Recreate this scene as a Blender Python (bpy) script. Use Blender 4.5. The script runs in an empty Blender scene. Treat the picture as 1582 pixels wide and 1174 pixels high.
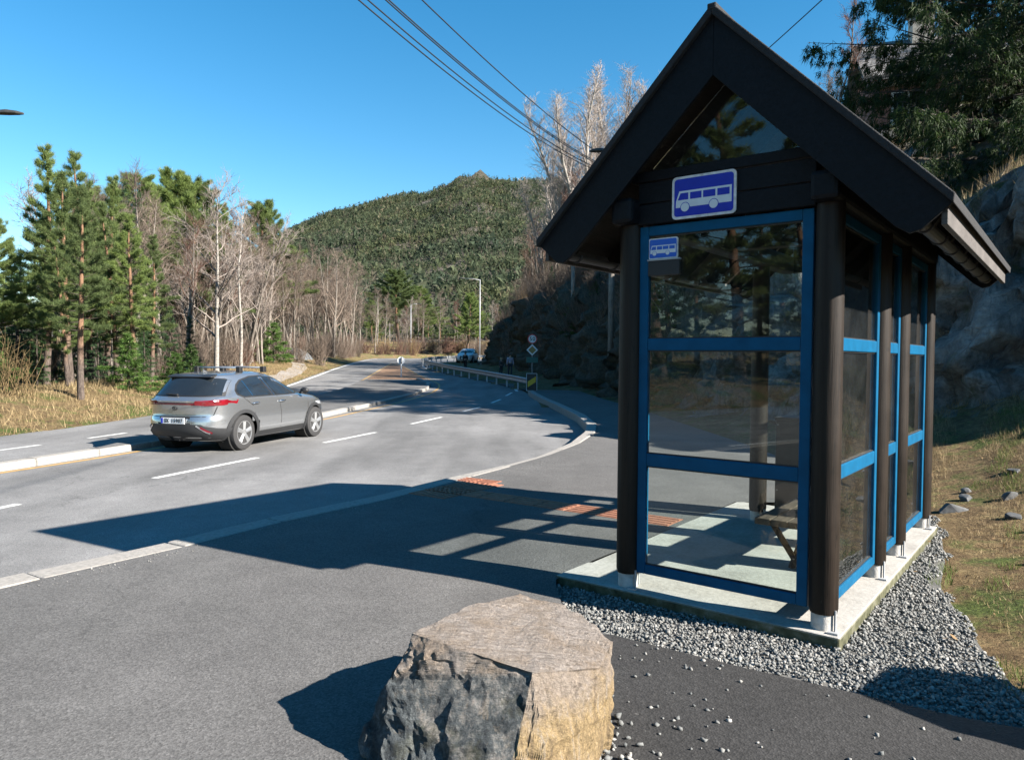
import bpy, bmesh, math, random
import numpy as np
from mathutils import Vector, Matrix
R = math.radians
scene = bpy.context.scene
col = scene.collection
# ------------------------------------------------------------------ camera, sky, sun, exposure
CAM_H = 1.65
cam_d = bpy.data.cameras.new('camera')
cam = bpy.data.objects.new('camera', cam_d); col.objects.link(cam)
cam_d.sensor_width = 36.0
cam_d.lens = 36.0 * 1136.0 / 1582.0
cam_d.clip_start = 0.05; cam_d.clip_end = 6000
cam.location = (0, 0, CAM_H)
cam.rotation_euler = (Matrix.Rotation(R(90 - 1.7), 4, 'X') @ Matrix.Rotation(R(0.41), 4, 'Z')).to_euler()
scene.camera = cam
SUN_EL = R(30.8)
SUN_H = Vector((0.907, -0.421, 0)).normalized()          # horizontal direction towards the sun
SUN_DIR = Vector((SUN_H.x * math.cos(SUN_EL), SUN_H.y * math.cos(SUN_EL), math.sin(SUN_EL)))
sun_d = bpy.data.lights.new('sun', 'SUN'); sun_d.energy = 5.0; sun_d.angle = R(0.5); sun_d.color = (1.0, 0.93, 0.84)
sun = bpy.data.objects.new('sun', sun_d); col.objects.link(sun)
sun.rotation_euler = SUN_DIR.to_track_quat('Z', 'Y').to_euler()
world = bpy.data.worlds.new('World'); scene.world = world; world.use_nodes = True
wn = world.node_tree.nodes; wl = world.node_tree.links
sky = wn.new('ShaderNodeTexSky'); sky.sky_type = 'NISHITA'; sky.sun_disc = False
sky.sun_elevation = SUN_EL; sky.sun_rotation = math.atan2(SUN_H.x, SUN_H.y)
sky.air_density = 1.0; sky.dust_density = 0.0; sky.ozone_density = 1.6
wbg = wn['Background']; wbg.inputs[1].default_value = 0.053
whs = wn.new('ShaderNodeHueSaturation'); whs.inputs['Saturation'].default_value = 1.41; whs.inputs['Hue'].default_value = 0.491
wl.new(sky.outputs[0], whs.inputs['Color']); wl.new(whs.outputs[0], wbg.inputs[0])
vs = scene.view_settings
vs.view_transform = 'Standard'; vs.look = 'None'; vs.exposure = 1.98; vs.gamma = 1.0; vs.use_curve_mapping = False
scene.cycles.max_bounces = 6; scene.cycles.diffuse_bounces = 2; scene.cycles.glossy_bounces = 3
scene.cycles.transparent_max_bounces = 12; scene.cycles.transmission_bounces = 4
scene.cycles.caustics_reflective = False; scene.cycles.caustics_refractive = False
scene.render.use_persistent_data = False

# ------------------------------------------------------------------ helpers
def link(o, parent=None):
    col.objects.link(o)
    if parent is not None: o.parent = parent
    return o
def tag(o, label=None, cat=None, group=None, kind=None):
    if label: o['label'] = label
    if cat: o['category'] = cat
    if group: o['group'] = group
    if kind: o['kind'] = kind
    return o
def empty(name, loc=(0, 0, 0), rz=0.0, label=None, cat=None, group=None):
    o = bpy.data.objects.new(name, None); o.location = loc; o.rotation_euler = (0, 0, rz); link(o)
    o.empty_display_size = 0.2
    return tag(o, label, cat, group)
def np_mesh(name, V, F, mat=None, smooth=False):
    V = np.asarray(V, dtype=np.float32).reshape(-1, 3); F = np.asarray(F, dtype=np.int32)
    me = bpy.data.meshes.new(name); n = F.shape[1]
    me.vertices.add(len(V)); me.vertices.foreach_set('co', V.ravel())
    me.loops.add(F.size); me.loops.foreach_set('vertex_index', F.ravel())
    me.polygons.add(len(F)); me.polygons.foreach_set('loop_start', np.arange(0, F.size, n, dtype=np.int32))
    try: me.polygons.foreach_set('loop_total', np.full(len(F), n, dtype=np.int32))
    except Exception: pass
    if smooth: me.polygons.foreach_set('use_smooth', np.ones(len(F), dtype=bool))
    me.update(calc_edges=True); me.validate()
    if mat: me.materials.append(mat)
    return me
def obj(name, me, parent=None, loc=None):
    o = bpy.data.objects.new(name, me)
    if loc is not None: o.location = loc
    return link(o, parent)
class MB:
    """collects shapes, then links them as one mesh object"""
    def __init__(s): s.V = []; s.F = []
    def add(s, vs_, fs_):
        b = len(s.V); s.V += [tuple(v) for v in vs_]; s.F += [tuple(b + i for i in f) for f in fs_]; return s
    def box(s, x0, x1, y0, y1, z0, z1, M=None):
        v = [(x, y, z) for x in (x0, x1) for y in (y0, y1) for z in (z0, z1)]
        if M is not None: v = [tuple(M @ Vector(p)) for p in v]
        return s.add(v, [(0, 1, 3, 2), (4, 6, 7, 5), (0, 4, 5, 1), (2, 3, 7, 6), (0, 2, 6, 4), (1, 5, 7, 3)])
    def tube(s, pts, rad, n=10, caps=True):
        pts = [Vector(p) for p in pts]
        if not isinstance(rad, (list, tuple)): rad = [rad] * len(pts)
        rings = []
        ref = None
        for i, p in enumerate(pts):
            d = (pts[min(i + 1, len(pts) - 1)] - pts[max(i - 1, 0)]).normalized()
            if ref is None: ref = Vector((0, 0, 1)) if abs(d.z) < 0.9 else Vector((1, 0, 0))
            a = d.cross(ref).normalized(); b = a.cross(d).normalized(); ref = b
            rings.append([p + (a * math.cos(t) + b * math.sin(t)) * rad[i] for t in [2 * math.pi * k / n for k in range(n)]])
        vv = [q for r_ in rings for q in r_]; ff = []
        for i in range(len(pts) - 1):
            for k in range(n):
                k2 = (k + 1) % n; ff.append((i * n + k, i * n + k2, (i + 1) * n + k2, (i + 1) * n + k))
        if caps:
            ff.append(tuple(range(n))[::-1]); ff.append(tuple((len(pts) - 1) * n + k for k in range(n)))
        return s.add(vv, ff)
    def prism(s, poly, a, b):
        """poly: list of 3-vectors; extruded by vector a->b offsets"""
        n = len(poly); a = Vector(a); b = Vector(b)
        vv = [Vector(p) + a for p in poly] + [Vector(p) + b for p in poly]
        ff = [tuple(range(n))[::-1], tuple(range(n, 2 * n))] + [(i, (i + 1) % n, n + (i + 1) % n, n + i) for i in range(n)]
        return s.add(vv, ff)
    def lathe(s, prof, n=24, M=None):
        """prof: (r, z) about Z"""
        vv = []; ff = []
        for r_, z in prof:
            for k in range(n):
                t = 2 * math.pi * k / n; p = Vector((r_ * math.cos(t), r_ * math.sin(t), z))
                vv.append(M @ p if M is not None else p)
        for i in range(len(prof) - 1):
            for k in range(n):
                k2 = (k + 1) % n; ff.append((i * n + k, i * n + k2, (i + 1) * n + k2, (i + 1) * n + k))
        ff.append(tuple(range(n))[::-1]); ff.append(tuple((len(prof) - 1) * n + k for k in range(n)))
        return s.add(vv, ff)
    def build(s, name, mat, parent=None, bevel=0, smooth=False, seg=2, recalc=True):
        me = bpy.data.meshes.new(name); me.from_pydata(s.V, [], s.F)
        if recalc:
            bm = bmesh.new(); bm.from_mesh(me); bmesh.ops.recalc_face_normals(bm, faces=bm.faces); bm.to_mesh(me); bm.free()
        me.update()
        if mat: me.materials.append(mat)
        if smooth:
            for p in me.polygons: p.use_smooth = True
        o = obj(name, me, parent)
        if bevel:
            m = o.modifiers.new('bevel', 'BEVEL'); m.width = bevel; m.segments = seg; m.limit_method = 'ANGLE'; m.angle_limit = R(40)
        return o
def smooth_by_angle(o, ang=40):
    me = o.data
    for p in me.polygons: p.use_smooth = True
    bm = bmesh.new(); bm.from_mesh(me)
    for e in bm.edges:
        if len(e.link_faces) == 2 and e.calc_face_angle(0) > R(ang): e.smooth = False
    bm.to_mesh(me); bm.free()
def copy_tree(o, parent=None):
    c = o.copy(); col.objects.link(c); c.parent = parent
    for ch in list(o.children): copy_tree(ch, c)
    return c

# ------------------------------------------------------------------ materials
class NT:
    def __init__(s, name):
        s.m = bpy.data.materials.new(name); s.m.use_nodes = True
        s.t = s.m.node_tree; s.n = s.t.nodes; s.b = s.n['Principled BSDF']
    def node(s, typ, **kw):
        x = s.n.new(typ)
        for k, v_ in kw.items(): setattr(x, k, v_)
        return x
    def l(s, a, b): s.t.links.new(a, b)
    def coord(s, space='Object'):
        if space == 'Position': return s.node('ShaderNodeNewGeometry').outputs['Position']
        return s.node('ShaderNodeTexCoord').outputs[space]
    def noise(s, vec, scale, detail=4, rough=0.55, dist=0.0):
        x = s.node('ShaderNodeTexNoise'); x.inputs['Scale'].default_value = scale; x.inputs['Detail'].default_value = detail
        x.inputs['Roughness'].default_value = rough; x.inputs['Distortion'].default_value = dist
        s.l(vec, x.inputs['Vector']); return x
    def vor(s, vec, scale, feature='F1', rnd=1.0):
        x = s.node('ShaderNodeTexVoronoi', feature=feature); x.inputs['Scale'].default_value = scale
        x.inputs['Randomness'].default_value = rnd; s.l(vec, x.inputs['Vector']); return x
    def ramp(s, fac, stops):
        x = s.node('ShaderNodeValToRGB'); e = x.color_ramp.elements
        while len(e) < len(stops): e.new(0.5)
        for i, (p, c) in enumerate(stops):
            e[i].position = p; e[i].color = (c[0], c[1], c[2], 1) if hasattr(c, '__len__') else (c, c, c, 1)
        s.l(fac, x.inputs[0]); return x
    def mix(s, fac, a, b, mode='MIX'):
        x = s.node('ShaderNodeMix', data_type='RGBA', blend_type=mode)
        for i, val in ((0, fac), (6, a), (7, b)):
            if hasattr(val, 'is_output') or hasattr(val, 'links'): s.l(val, x.inputs[i])
            elif i == 0: x.inputs[0].default_value = val
            else: x.inputs[i].default_value = (val[0], val[1], val[2], 1)
        return x.outputs[2]
    def math(s, op, a, b=None, c=None):
        x = s.node('ShaderNodeMath', operation=op)
        for i, val in enumerate((a, b, c)):
            if val is None: continue
            if hasattr(val, 'links'): s.l(val, x.inputs[i])
            else: x.inputs[i].default_value = val
        return x.outputs[0]
    def map(s, vec, scale=(1, 1, 1), rot=(0, 0, 0)):
        x = s.node('ShaderNodeMapping'); x.inputs['Scale'].default_value = scale; x.inputs['Rotation'].default_value = rot
        s.l(vec, x.inputs['Vector']); return x.outputs[0]
    def bump(s, h, strength=0.3, dist=0.01):
        x = s.node('ShaderNodeBump'); x.inputs['Strength'].default_value = strength; x.inputs['Distance'].default_value = dist
        s.l(h, x.inputs['Height']); s.l(x.outputs[0], s.b.inputs['Normal']); return x
    def base(s, c):
        if hasattr(c, 'links'): s.l(c, s.b.inputs['Base Color'])
        else: s.b.inputs['Base Color'].default_value = (c[0], c[1], c[2], 1)
    def set(s, rough=None, metal=None, spec=None, coat=None):
        for k, v_ in (('Roughness', rough), ('Metallic', metal), ('Specular IOR Level', spec), ('Coat Weight', coat)):
            if v_ is None: continue
            if hasattr(v_, 'links'): s.l(v_, s.b.inputs[k])
            else: s.b.inputs[k].default_value = v_
        return s
def plain(name, c, rough=0.6, metal=0.0, var=0.12, scale=6.0, bump=0.0, bscale=60.0, spec=0.5, coat=0.0, stretch=(1, 1, 1), rand=0.0, space='Object'):
    t = NT(name); v_ = t.map(t.coord(space), stretch)
    n = t.noise(v_, scale, 5)
    lo = [x * (1 - var) for x in c]; hi = [min(1, x * (1 + var)) for x in c]
    cc = t.ramp(n.outputs['Fac'], [(0.3, lo), (0.7, hi)]).outputs[0]
    if rand:
        oi = t.node('ShaderNodeObjectInfo'); r_ = t.ramp(oi.outputs['Random'], [(0, (1 - rand,) * 3), (1, (1 + rand,) * 3)])
        cc = t.mix(1.0, cc, r_.outputs[0], 'MULTIPLY')
    t.base(cc); t.set(rough, metal, spec, coat)
    if bump:
        h = t.noise(v_, bscale, 6); t.bump(h.outputs['Fac'], bump, 0.02)
    return t.m
def asphalt(name, lo, hi, tint=(1, 1, 1), stain=0.25, rough=0.9, agg=170.0, bstr=0.25, trk=True):
    t = NT(name); p = t.coord('Position')
    big = t.noise(p, 0.35, 5, 0.6); mid = t.noise(p, 2.3, 5, 0.65); fine = t.noise(p, agg * 2, 2, 0.7)
    v1 = t.vor(p, agg); v2 = t.vor(p, agg * 0.45)
    c = t.ramp(v1.outputs['Color'], [(0.05, [x * lo for x in tint]), (0.95, [x * hi for x in tint])]).outputs[0]
    sp = t.ramp(v2.outputs['Distance'], [(0.0, 1.35), (0.35, 1.0), (0.9, 0.72)]).outputs[0]
    c = t.mix(0.7, c, sp, 'MULTIPLY')
    st = t.ramp(big.outputs['Fac'], [(0.3, 1 - stain), (0.7, 1 + stain * 0.6)]).outputs[0]
    c = t.mix(1.0, c, st, 'MULTIPLY')
    st2 = t.ramp(mid.outputs['Fac'], [(0.35, 0.9), (0.65, 1.08)]).outputs[0]
    c = t.mix(1.0, c, st2, 'MULTIPLY')
    wh = t.ramp(t.vor(p, agg * 0.16).outputs['Distance'], [(0.03, (.5, .49, .47)), (0.06, (0, 0, 0))]).outputs[0]
    c = t.mix(0.2, c, wh, 'ADD')
    if trk:
        cr = t.noise(t.map(p, (0.9, 0.16, 1), (0, 0, R(16))), 1.3, 4, 0.5)
        c = t.mix(1.0, c, t.ramp(cr.outputs['Fac'], [(0.35, 0.80), (0.6, 1.08)]).outputs[0], 'MULTIPLY')
    # hairline cracks, broken up, and a few darker sealed patches
    wv = t.node('ShaderNodeVectorMath', operation='ADD'); wn_ = t.noise(p, 1.7, 5, .7); t.l(p, wv.inputs[0]); t.l(wn_.outputs['Color'], wv.inputs[1])
    ck = t.vor(wv.outputs[0], 0.33, 'DISTANCE_TO_EDGE'); mk = t.ramp(t.noise(p, .23, 3, .5).outputs['Fac'], [(.48, 0), (.56, 1)]).outputs[0]
    cl = t.math('MULTIPLY', t.ramp(ck.outputs['Distance'], [(.0, 1), (.006, 0)]).outputs[0], mk)
    c = t.mix(t.math('MULTIPLY', cl, .55), c, (.02, .02, .02))
    pch = t.noise(t.map(p, (.35, .12, 1), (0, 0, R(16))), 1.0, 2, .4); c = t.mix(1.0, c, t.ramp(pch.outputs['Fac'], [(.42, .84), (.46, 1.0), (.6, 1.05)]).outputs[0], 'MULTIPLY')
    t.base(c); t.set(rough, 0, 0.35)
    h = t.math('ADD', t.math('MULTIPLY', v1.outputs['Distance'], 1.0), t.math('MULTIPLY', fine.outputs['Fac'], 0.4))
    t.bump(h, bstr, 0.004)
    return t.m
M = {}
M['road'] = asphalt('asphalt_road', 0.10, 0.225, (1.0, 0.985, 0.97), 0.16, 0.85, 150)
M['walk'] = asphalt('asphalt_walk', 0.058, 0.132, (1.0, 0.965, 0.93), 0.22, 0.88, 120, 0.35, False)
M['patch'] = asphalt('asphalt_dark', 0.017, 0.04, (1.0, 0.97, 0.95), 0.3, 0.85, 85, 0.6, False)
M['island'] = asphalt('asphalt_island', 0.07, 0.155, (1.0, 0.97, 0.94), 0.3, 0.9, 120, 0.3, False)
M['white_paint'] = plain('road_paint_white', (0.55, 0.55, 0.53), 0.7, var=0.25, scale=9, space='Position')
M['yellow_paint'] = plain('road_paint_yellow', (0.36, 0.22, 0.07), 0.75, var=0.3, scale=6, space='Position')
M['brown_paint'] = plain('road_paint_brown', (0.17, 0.10, 0.055), 0.85, var=0.4, scale=3, space='Position')
M['granite'] = plain('kerb_granite', (0.235, 0.22, 0.20), 0.85, var=0.2, scale=30, bump=0.35, bscale=110, space='Position')
M['concrete'] = plain('slab_concrete', (0.33, 0.315, 0.295), 0.9, var=0.16, scale=7, bump=0.25, bscale=70)
M['steel'] = plain('galvanised_steel', (0.27, 0.28, 0.29), 0.55, 0.6, 0.12, 8)
M['steel_dull'] = plain('dull_zinc', (0.34, 0.35, 0.36), 0.6, 0.4, 0.18, 5)
M['black'] = plain('black_plastic', (0.012, 0.012, 0.013), 0.5, 0, 0.2, 12)

# ------------------------------------------------------------------ terrain
_PY = [0, 30, 34, 37, 45, 60, 75, 90, 105, 130, 200, 1000]
_PZ = [0, 0, .03, .09, .33, .80, 1.22, 1.50, 1.64, 1.68, 1.6, 1.6]
def zr(y): return np.interp(y, _PY, _PZ)                      # the road's long rise
ROAD = -0.19
LX = ([-60, -10, 8, 16.1, 18.4, 21.8, 30, 41.5, 51.5, 77, 100, 118, 128, 137, 146, 156],
      [-34, -19.5, -13.6, -11.3, -11.0, -10.8, -11.4, -12.5, -13.7, -16.5, -19.0, -19.5, -14, 0, 25, 70])
RX = ([-60, -45, -8, -3, 1.5, 5.4, 7.4, 8.6, 10.2, 11, 12.35, 14.4, 16.4, 18.4, 21.3, 25.5, 31.3, 35.6, 37.5, 39, 46, 53, 60, 66, 72, 80, 92, 110, 130, 150],
      [-28, -20, -9, -7.8, -6, -3.78, -2.55, -1.68, -.81, -.29, .43, 1.14, 1.63, 1.86, 1.86, 1.57, 1.08, .76, .6, .35, -1.75, -4.4, -6.9, -8.0, -8.4, -7.5, -1, 14, 42, 80])
def xL(y): return np.interp(y, *LX)
def xR(y): return np.interp(y, *RX)
# right edge of the path / gravel, and foot of the rock cut
EDGE = np.array([(2.9, -60), (2.9, 2.0), (2.75, 3.4), (3.3, 5.2), (3.75, 6.3), (4.3, 7.6), (4.5, 9), (4.6, 14), (4.3, 22), (4.0, 27), (3.4, 35), (2.5, 41), (1.7, 45), (0.6, 52), (-1.2, 62), (-3.4, 72), (-2.5, 80), (5, 93), (22, 111), (60, 136)])
CLIFF = np.array([(60, -16), (40, -4), (24, 3.6), (15, 8.6), (10.5, 11.2), (8.1, 14), (6.9, 19), (6.2, 27), (5.3, 36), (4.0, 44), (2.8, 52), (0.9, 62), (-1.7, 71), (-1.0, 79), (6.5, 91), (24, 109), (62, 134)])  # first run of the cut is unseen, extended to throw shade on the grass slope
def signed_dist(poly, X, Y):
    """distance to a polyline, positive on its right-hand side (polyline runs away from the camera)"""
    best = np.full(X.shape, 1e9); sgn = np.ones(X.shape)
    for (ax, ay), (bx, by) in zip(poly[:-1], poly[1:]):
        dx, dy = bx - ax, by - ay; L2 = dx * dx + dy * dy
        t = np.clip(((X - ax) * dx + (Y - ay) * dy) / L2, 0, 1)
        qx, qy = X - (ax + t * dx), Y - (ay + t * dy); d = np.hypot(qx, qy)
        s_ = np.where(dx * qy - dy * qx < 0, 1.0, -1.0)
        m = d < best - 1e-9
        best = np.where(m, d, best); sgn = np.where(m, s_, sgn)
    return best * sgn
_rng = np.random.RandomState(7)
_waves = [(_rng.uniform(-1, 1, 2), _rng.uniform(0, 6.28)) for _ in range(24)]
def wob(X, Y, wl):
    """cheap smooth pseudo-noise, about -1..1"""
    z = np.zeros(np.shape(X))
    for (k, ph) in _waves[:12]:
        k2 = k / np.hypot(*k) * (0.6 + 0.8 * abs(k[0]))
        z = z + np.sin((X * k2[0] + Y * k2[1]) * 6.283 / wl + ph)
    return z / 4.0
def ground(X, Y):
    X = np.asarray(X, float); Y = np.asarray(Y, float)
    r0 = zr(Y)
    base = r0 + ROAD - 0.09
    dl = xL(Y) - X
    left = r0 + ROAD - 0.02 + 0.55 * np.clip(dl / 3.2, 0, 1) ** 1.3 + 0.045 * np.clip(dl - 3, 0, 60) + 0.10 * wob(X, Y, 3.1) * np.clip(dl / 2, 0, 1) + 0.5 * wob(X, Y, 17) * np.clip((dl - 6) / 10, 0, 1)
    # a mound beside the left carriageway
    left = left + 0.35 * np.exp(-((X + 13.4) / 2.2) ** 2 - ((Y - 26) / 5) ** 2) * (dl > 0.4)
    de = signed_dist(EDGE, X, Y); dc = signed_dist(CLIFF, X, Y)
    q = np.clip(de, 0, 12)
    right = r0 - 0.10 + 0.11 * q + 0.045 * q * q * (q < 6) + (0.045 * 36) * (q >= 6) + 0.05 * wob(X, Y, 2.3) * np.clip(q, 0, 1)
    hc = np.interp(Y, [-20, 3, 9, 12, 16, 20, 26, 40, 60, 75, 100], [6, 6.5, 5.2, 3.6, 3.2, 3.2, 4.6, 5.4, 5.2, 3.4, 3])
    dcw = dc + 0.55 * wob(X, Y, 5.3) + 0.3 * wob(X + 31, Y, 2.1)
    prof = np.interp(dcw, [0, 0.25, 0.7, 1.0, 1.5, 2.0, 4.5, 9, 16, 28, 50, 100], [0, 0.22, 0.5, 0.62, 0.85, 1.0, 1.22, 1.55, 2.1, 2.9, 3.7, 4.6])
    right = right + prof * hc * (1 + 0.12 * wob(X, Y, 9)) + 0.25 * wob(X, Y, 2.9) * np.clip(dcw, 0, 1)
    walk = r0 - 0.13
    z = np.where(dl > 0, left, np.where(X < xR(Y) + 0.2, base, np.where(de > 0, right, walk)))
    # gravel bed round the slab is flat and slightly low
    return z
def gz(x, y): return float(ground(np.array([x]), np.array([y]))[0])
def lines(*segs):
    out = []
    for a, b, st in segs: out += list(np.arange(a, b, st))
    return np.array(out + [segs[-1][1]])
gx = lines((-1600, -300, 130), (-300, -80, 20), (-80, -30, 3), (-30, -8, 0.7), (-8, 2, 1.2), (2, 14, 0.22), (14, 34, 0.8), (34, 100, 5), (100, 300, 20), (300, 1600, 130))
gy = lines((-600, -60, 60), (-60, -10, 5), (-10, 2, 1.0), (2, 26, 0.3), (26, 84, 0.6), (84, 170, 2.5), (170, 400, 25), (400, 2200, 180))
GX, GY = np.meshgrid(gx, gy)
GZ = ground(GX, GY)
FX = GX.copy(); FY = GY.copy()
_dc = signed_dist(CLIFF, GX, GY)
_m = np.clip(1 - np.abs(_dc - 1.2) / 3.0, 0, 1) * (np.abs(GX) < 100) * (GY > -20) * (GY < 140)
rr = np.random.RandomState(3)
FX += _m * 0.16 * rr.uniform(-1, 1, GX.shape); FY += _m * 0.16 * rr.uniform(-1, 1, GX.shape)
GZ = GZ + _m * 0.12 * rr.uniform(-1, 1, GX.shape)
# fractured blocks in the rock face
from mathutils import noise as mnoise
_idx = np.argwhere(_m > 0.15)
for (a_, b_) in _idx:
    q = Vector((GX[a_, b_], GY[a_, b_], GZ[a_, b_])); q2 = q + mnoise.noise_vector(q * .8) * .5
    k_ = (mnoise.cell(Vector((q2.x * .9, q2.y * .9, q2.z * .55))) - .5) * .75 + (mnoise.cell(q2 * 2.1) - .5) * .4 + mnoise.noise(q * .5) * .4
    FX[a_, b_] -= k_ * _m[a_, b_] * .8; FY[a_, b_] -= k_ * _m[a_, b_] * .5
ny, nx = GX.shape
ii = (np.arange(ny - 1)[:, None] * nx + np.arange(nx - 1)[None, :]).ravel()
t = NT('ground_earth'); p = t.coord('Position')
nrm = t.node('ShaderNodeNewGeometry'); sep = t.node('ShaderNodeSeparateXYZ'); t.l(nrm.outputs['True Normal'], sep.inputs[0])
n1 = t.noise(p, 0.9, 6, 0.65); n2 = t.noise(p, 5.0, 6, 0.7); n3 = t.noise(p, 28, 5, 0.75); n4 = t.noise(p, 0.45, 4, 0.6)
dry = t.ramp(n2.outputs['Fac'], [(0.25, (.06, .042, .022)), (0.45, (.17, .115, .058)), (0.62, (.27, .20, .10)), (0.8, (.36, .29, .17))]).outputs[0]
grn = t.ramp(n3.outputs['Fac'], [(0.3, (.035, .056, .011)), (0.7, (.13, .165, .042))]).outputs[0]
gm = t.ramp(t.math('ADD', t.math('MULTIPLY', n1.outputs['Fac'], 0.7), t.math('MULTIPLY', n2.outputs['Fac'], 0.3)), [(0.50, 0), (0.58, 1)]).outputs[0]
soil = t.mix(gm, dry, grn)
soil = t.mix(1.0, soil, t.ramp(n3.outputs['Fac'], [(0.3, 0.55), (0.62, 1.15)]).outputs[0], 'MULTIPLY')
pr = t.map(p, (1, 1, 0.6)); r1 = t.noise(pr, 1.6, 10, 0.75, 0.1); r2 = t.noise(pr, 7, 7, 0.7); rv = t.vor(t.map(p, (1.2, 1.2, 0.35)), 0.9, 'DISTANCE_TO_EDGE')
rock = t.ramp(r1.outputs['Fac'], [(0.28, (.07, .073, .074)), (0.5, (.20, .205, .203)), (0.66, (.33, .327, .315)), (0.8, (.45, .44, .42))]).outputs[0]
rock = t.mix(t.ramp(n1.outputs['Fac'], [(0.5, 0), (0.66, .8)]).outputs[0], rock, (.045, .05, .018))
rock = t.mix(1.0, rock, t.ramp(r2.outputs['Fac'], [(0.3, 0.55), (0.65, 1.2)]).outputs[0], 'MULTIPLY')
rock = t.mix(1.0, rock, t.ramp(rv.outputs['Distance'], [(0.0, 0.7), (0.04, 1.0)]).outputs[0], 'MULTIPLY')
steep = t.ramp(t.math('ADD', sep.outputs['Z'], t.math('MULTIPLY', t.math('SUBTRACT', n2.outputs['Fac'], 0.5), 0.25)), [(0.72, 1), (0.84, 0)]).outputs[0]
t.base(t.mix(steep, soil, rock)); t.set(0.95, 0, 0.2)
hh = t.math('ADD', t.math('MULTIPLY', n3.outputs['Fac'], 0.35), t.math('ADD', t.math('MULTIPLY', r2.outputs['Fac'], 0.8), r1.outputs['Fac']))
t.bump(hh, 1.0, 0.22)
M['ground'] = t.m
g_me = np_mesh('terrain', np.stack([FX, FY, GZ], -1).reshape(-1, 3), np.stack([ii, ii + 1, ii + nx + 1, ii + nx], 1), M['ground'], False)
tag(obj('terrain', g_me), 'verges, grassy bank and rock cut beside the road', kind='structure')

# ------------------------------------------------------------------ rock face of the cutting
t = NT('cut_rock'); p = t.coord('Position'); a1 = t.noise(p, 1.3, 10, .72); a2 = t.noise(p, 9, 9, .75); a3 = t.noise(t.map(p, (3.2, 3.2, .35)), 1.0, 6, .65); cr_ = t.vor(t.map(p, (.9, .9, .6), (R(12), R(8), 0)), 1.1, 'DISTANCE_TO_EDGE'); c2_ = t.vor(t.map(p, (1, 1, .7), (R(-20), R(15), R(30))), 3.4, 'DISTANCE_TO_EDGE')
c = t.ramp(a1.outputs['Fac'], [(.30, (.06, .061, .06)), (.47, (.15, .151, .148)), (.60, (.245, .242, .232)), (.75, (.37, .36, .34))]).outputs[0]
c = t.mix(1.0, c, t.ramp(a2.outputs['Fac'], [(.3, .55), (.65, 1.2)]).outputs[0], 'MULTIPLY')
c = t.mix(t.ramp(a3.outputs['Fac'], [(.50, 0), (.62, .7)]).outputs[0], c, (.06, .058, .052))
c = t.mix(t.ramp(t.noise(p, .9, 6, .7).outputs['Fac'], [(.54, 0), (.64, .75)]).outputs[0], c, (.06, .07, .025))
c = t.mix(t.math('MULTIPLY', t.ramp(cr_.outputs['Distance'], [(0, .6), (.015, 0)]).outputs[0], t.ramp(a2.outputs['Fac'], [(.45, 0), (.55, 1)]).outputs[0]), c, (.02, .02, .02))
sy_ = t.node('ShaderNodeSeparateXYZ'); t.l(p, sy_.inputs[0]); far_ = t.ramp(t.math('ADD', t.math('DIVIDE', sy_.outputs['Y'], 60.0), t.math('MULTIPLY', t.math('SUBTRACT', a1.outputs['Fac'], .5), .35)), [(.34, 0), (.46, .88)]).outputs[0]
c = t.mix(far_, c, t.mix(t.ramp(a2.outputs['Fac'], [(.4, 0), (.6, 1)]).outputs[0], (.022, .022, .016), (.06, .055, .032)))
t.base(c); t.set(.9, 0, .25); t.bump(t.math('ADD', t.math('MULTIPLY', a2.outputs['Fac'], .5), t.math('ADD', a1.outputs['Fac'], t.ramp(c2_.outputs['Distance'], [(0, 0), (.05, .15)]).outputs[0])), .9, .12); M['cut_rock'] = t.m
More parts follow.
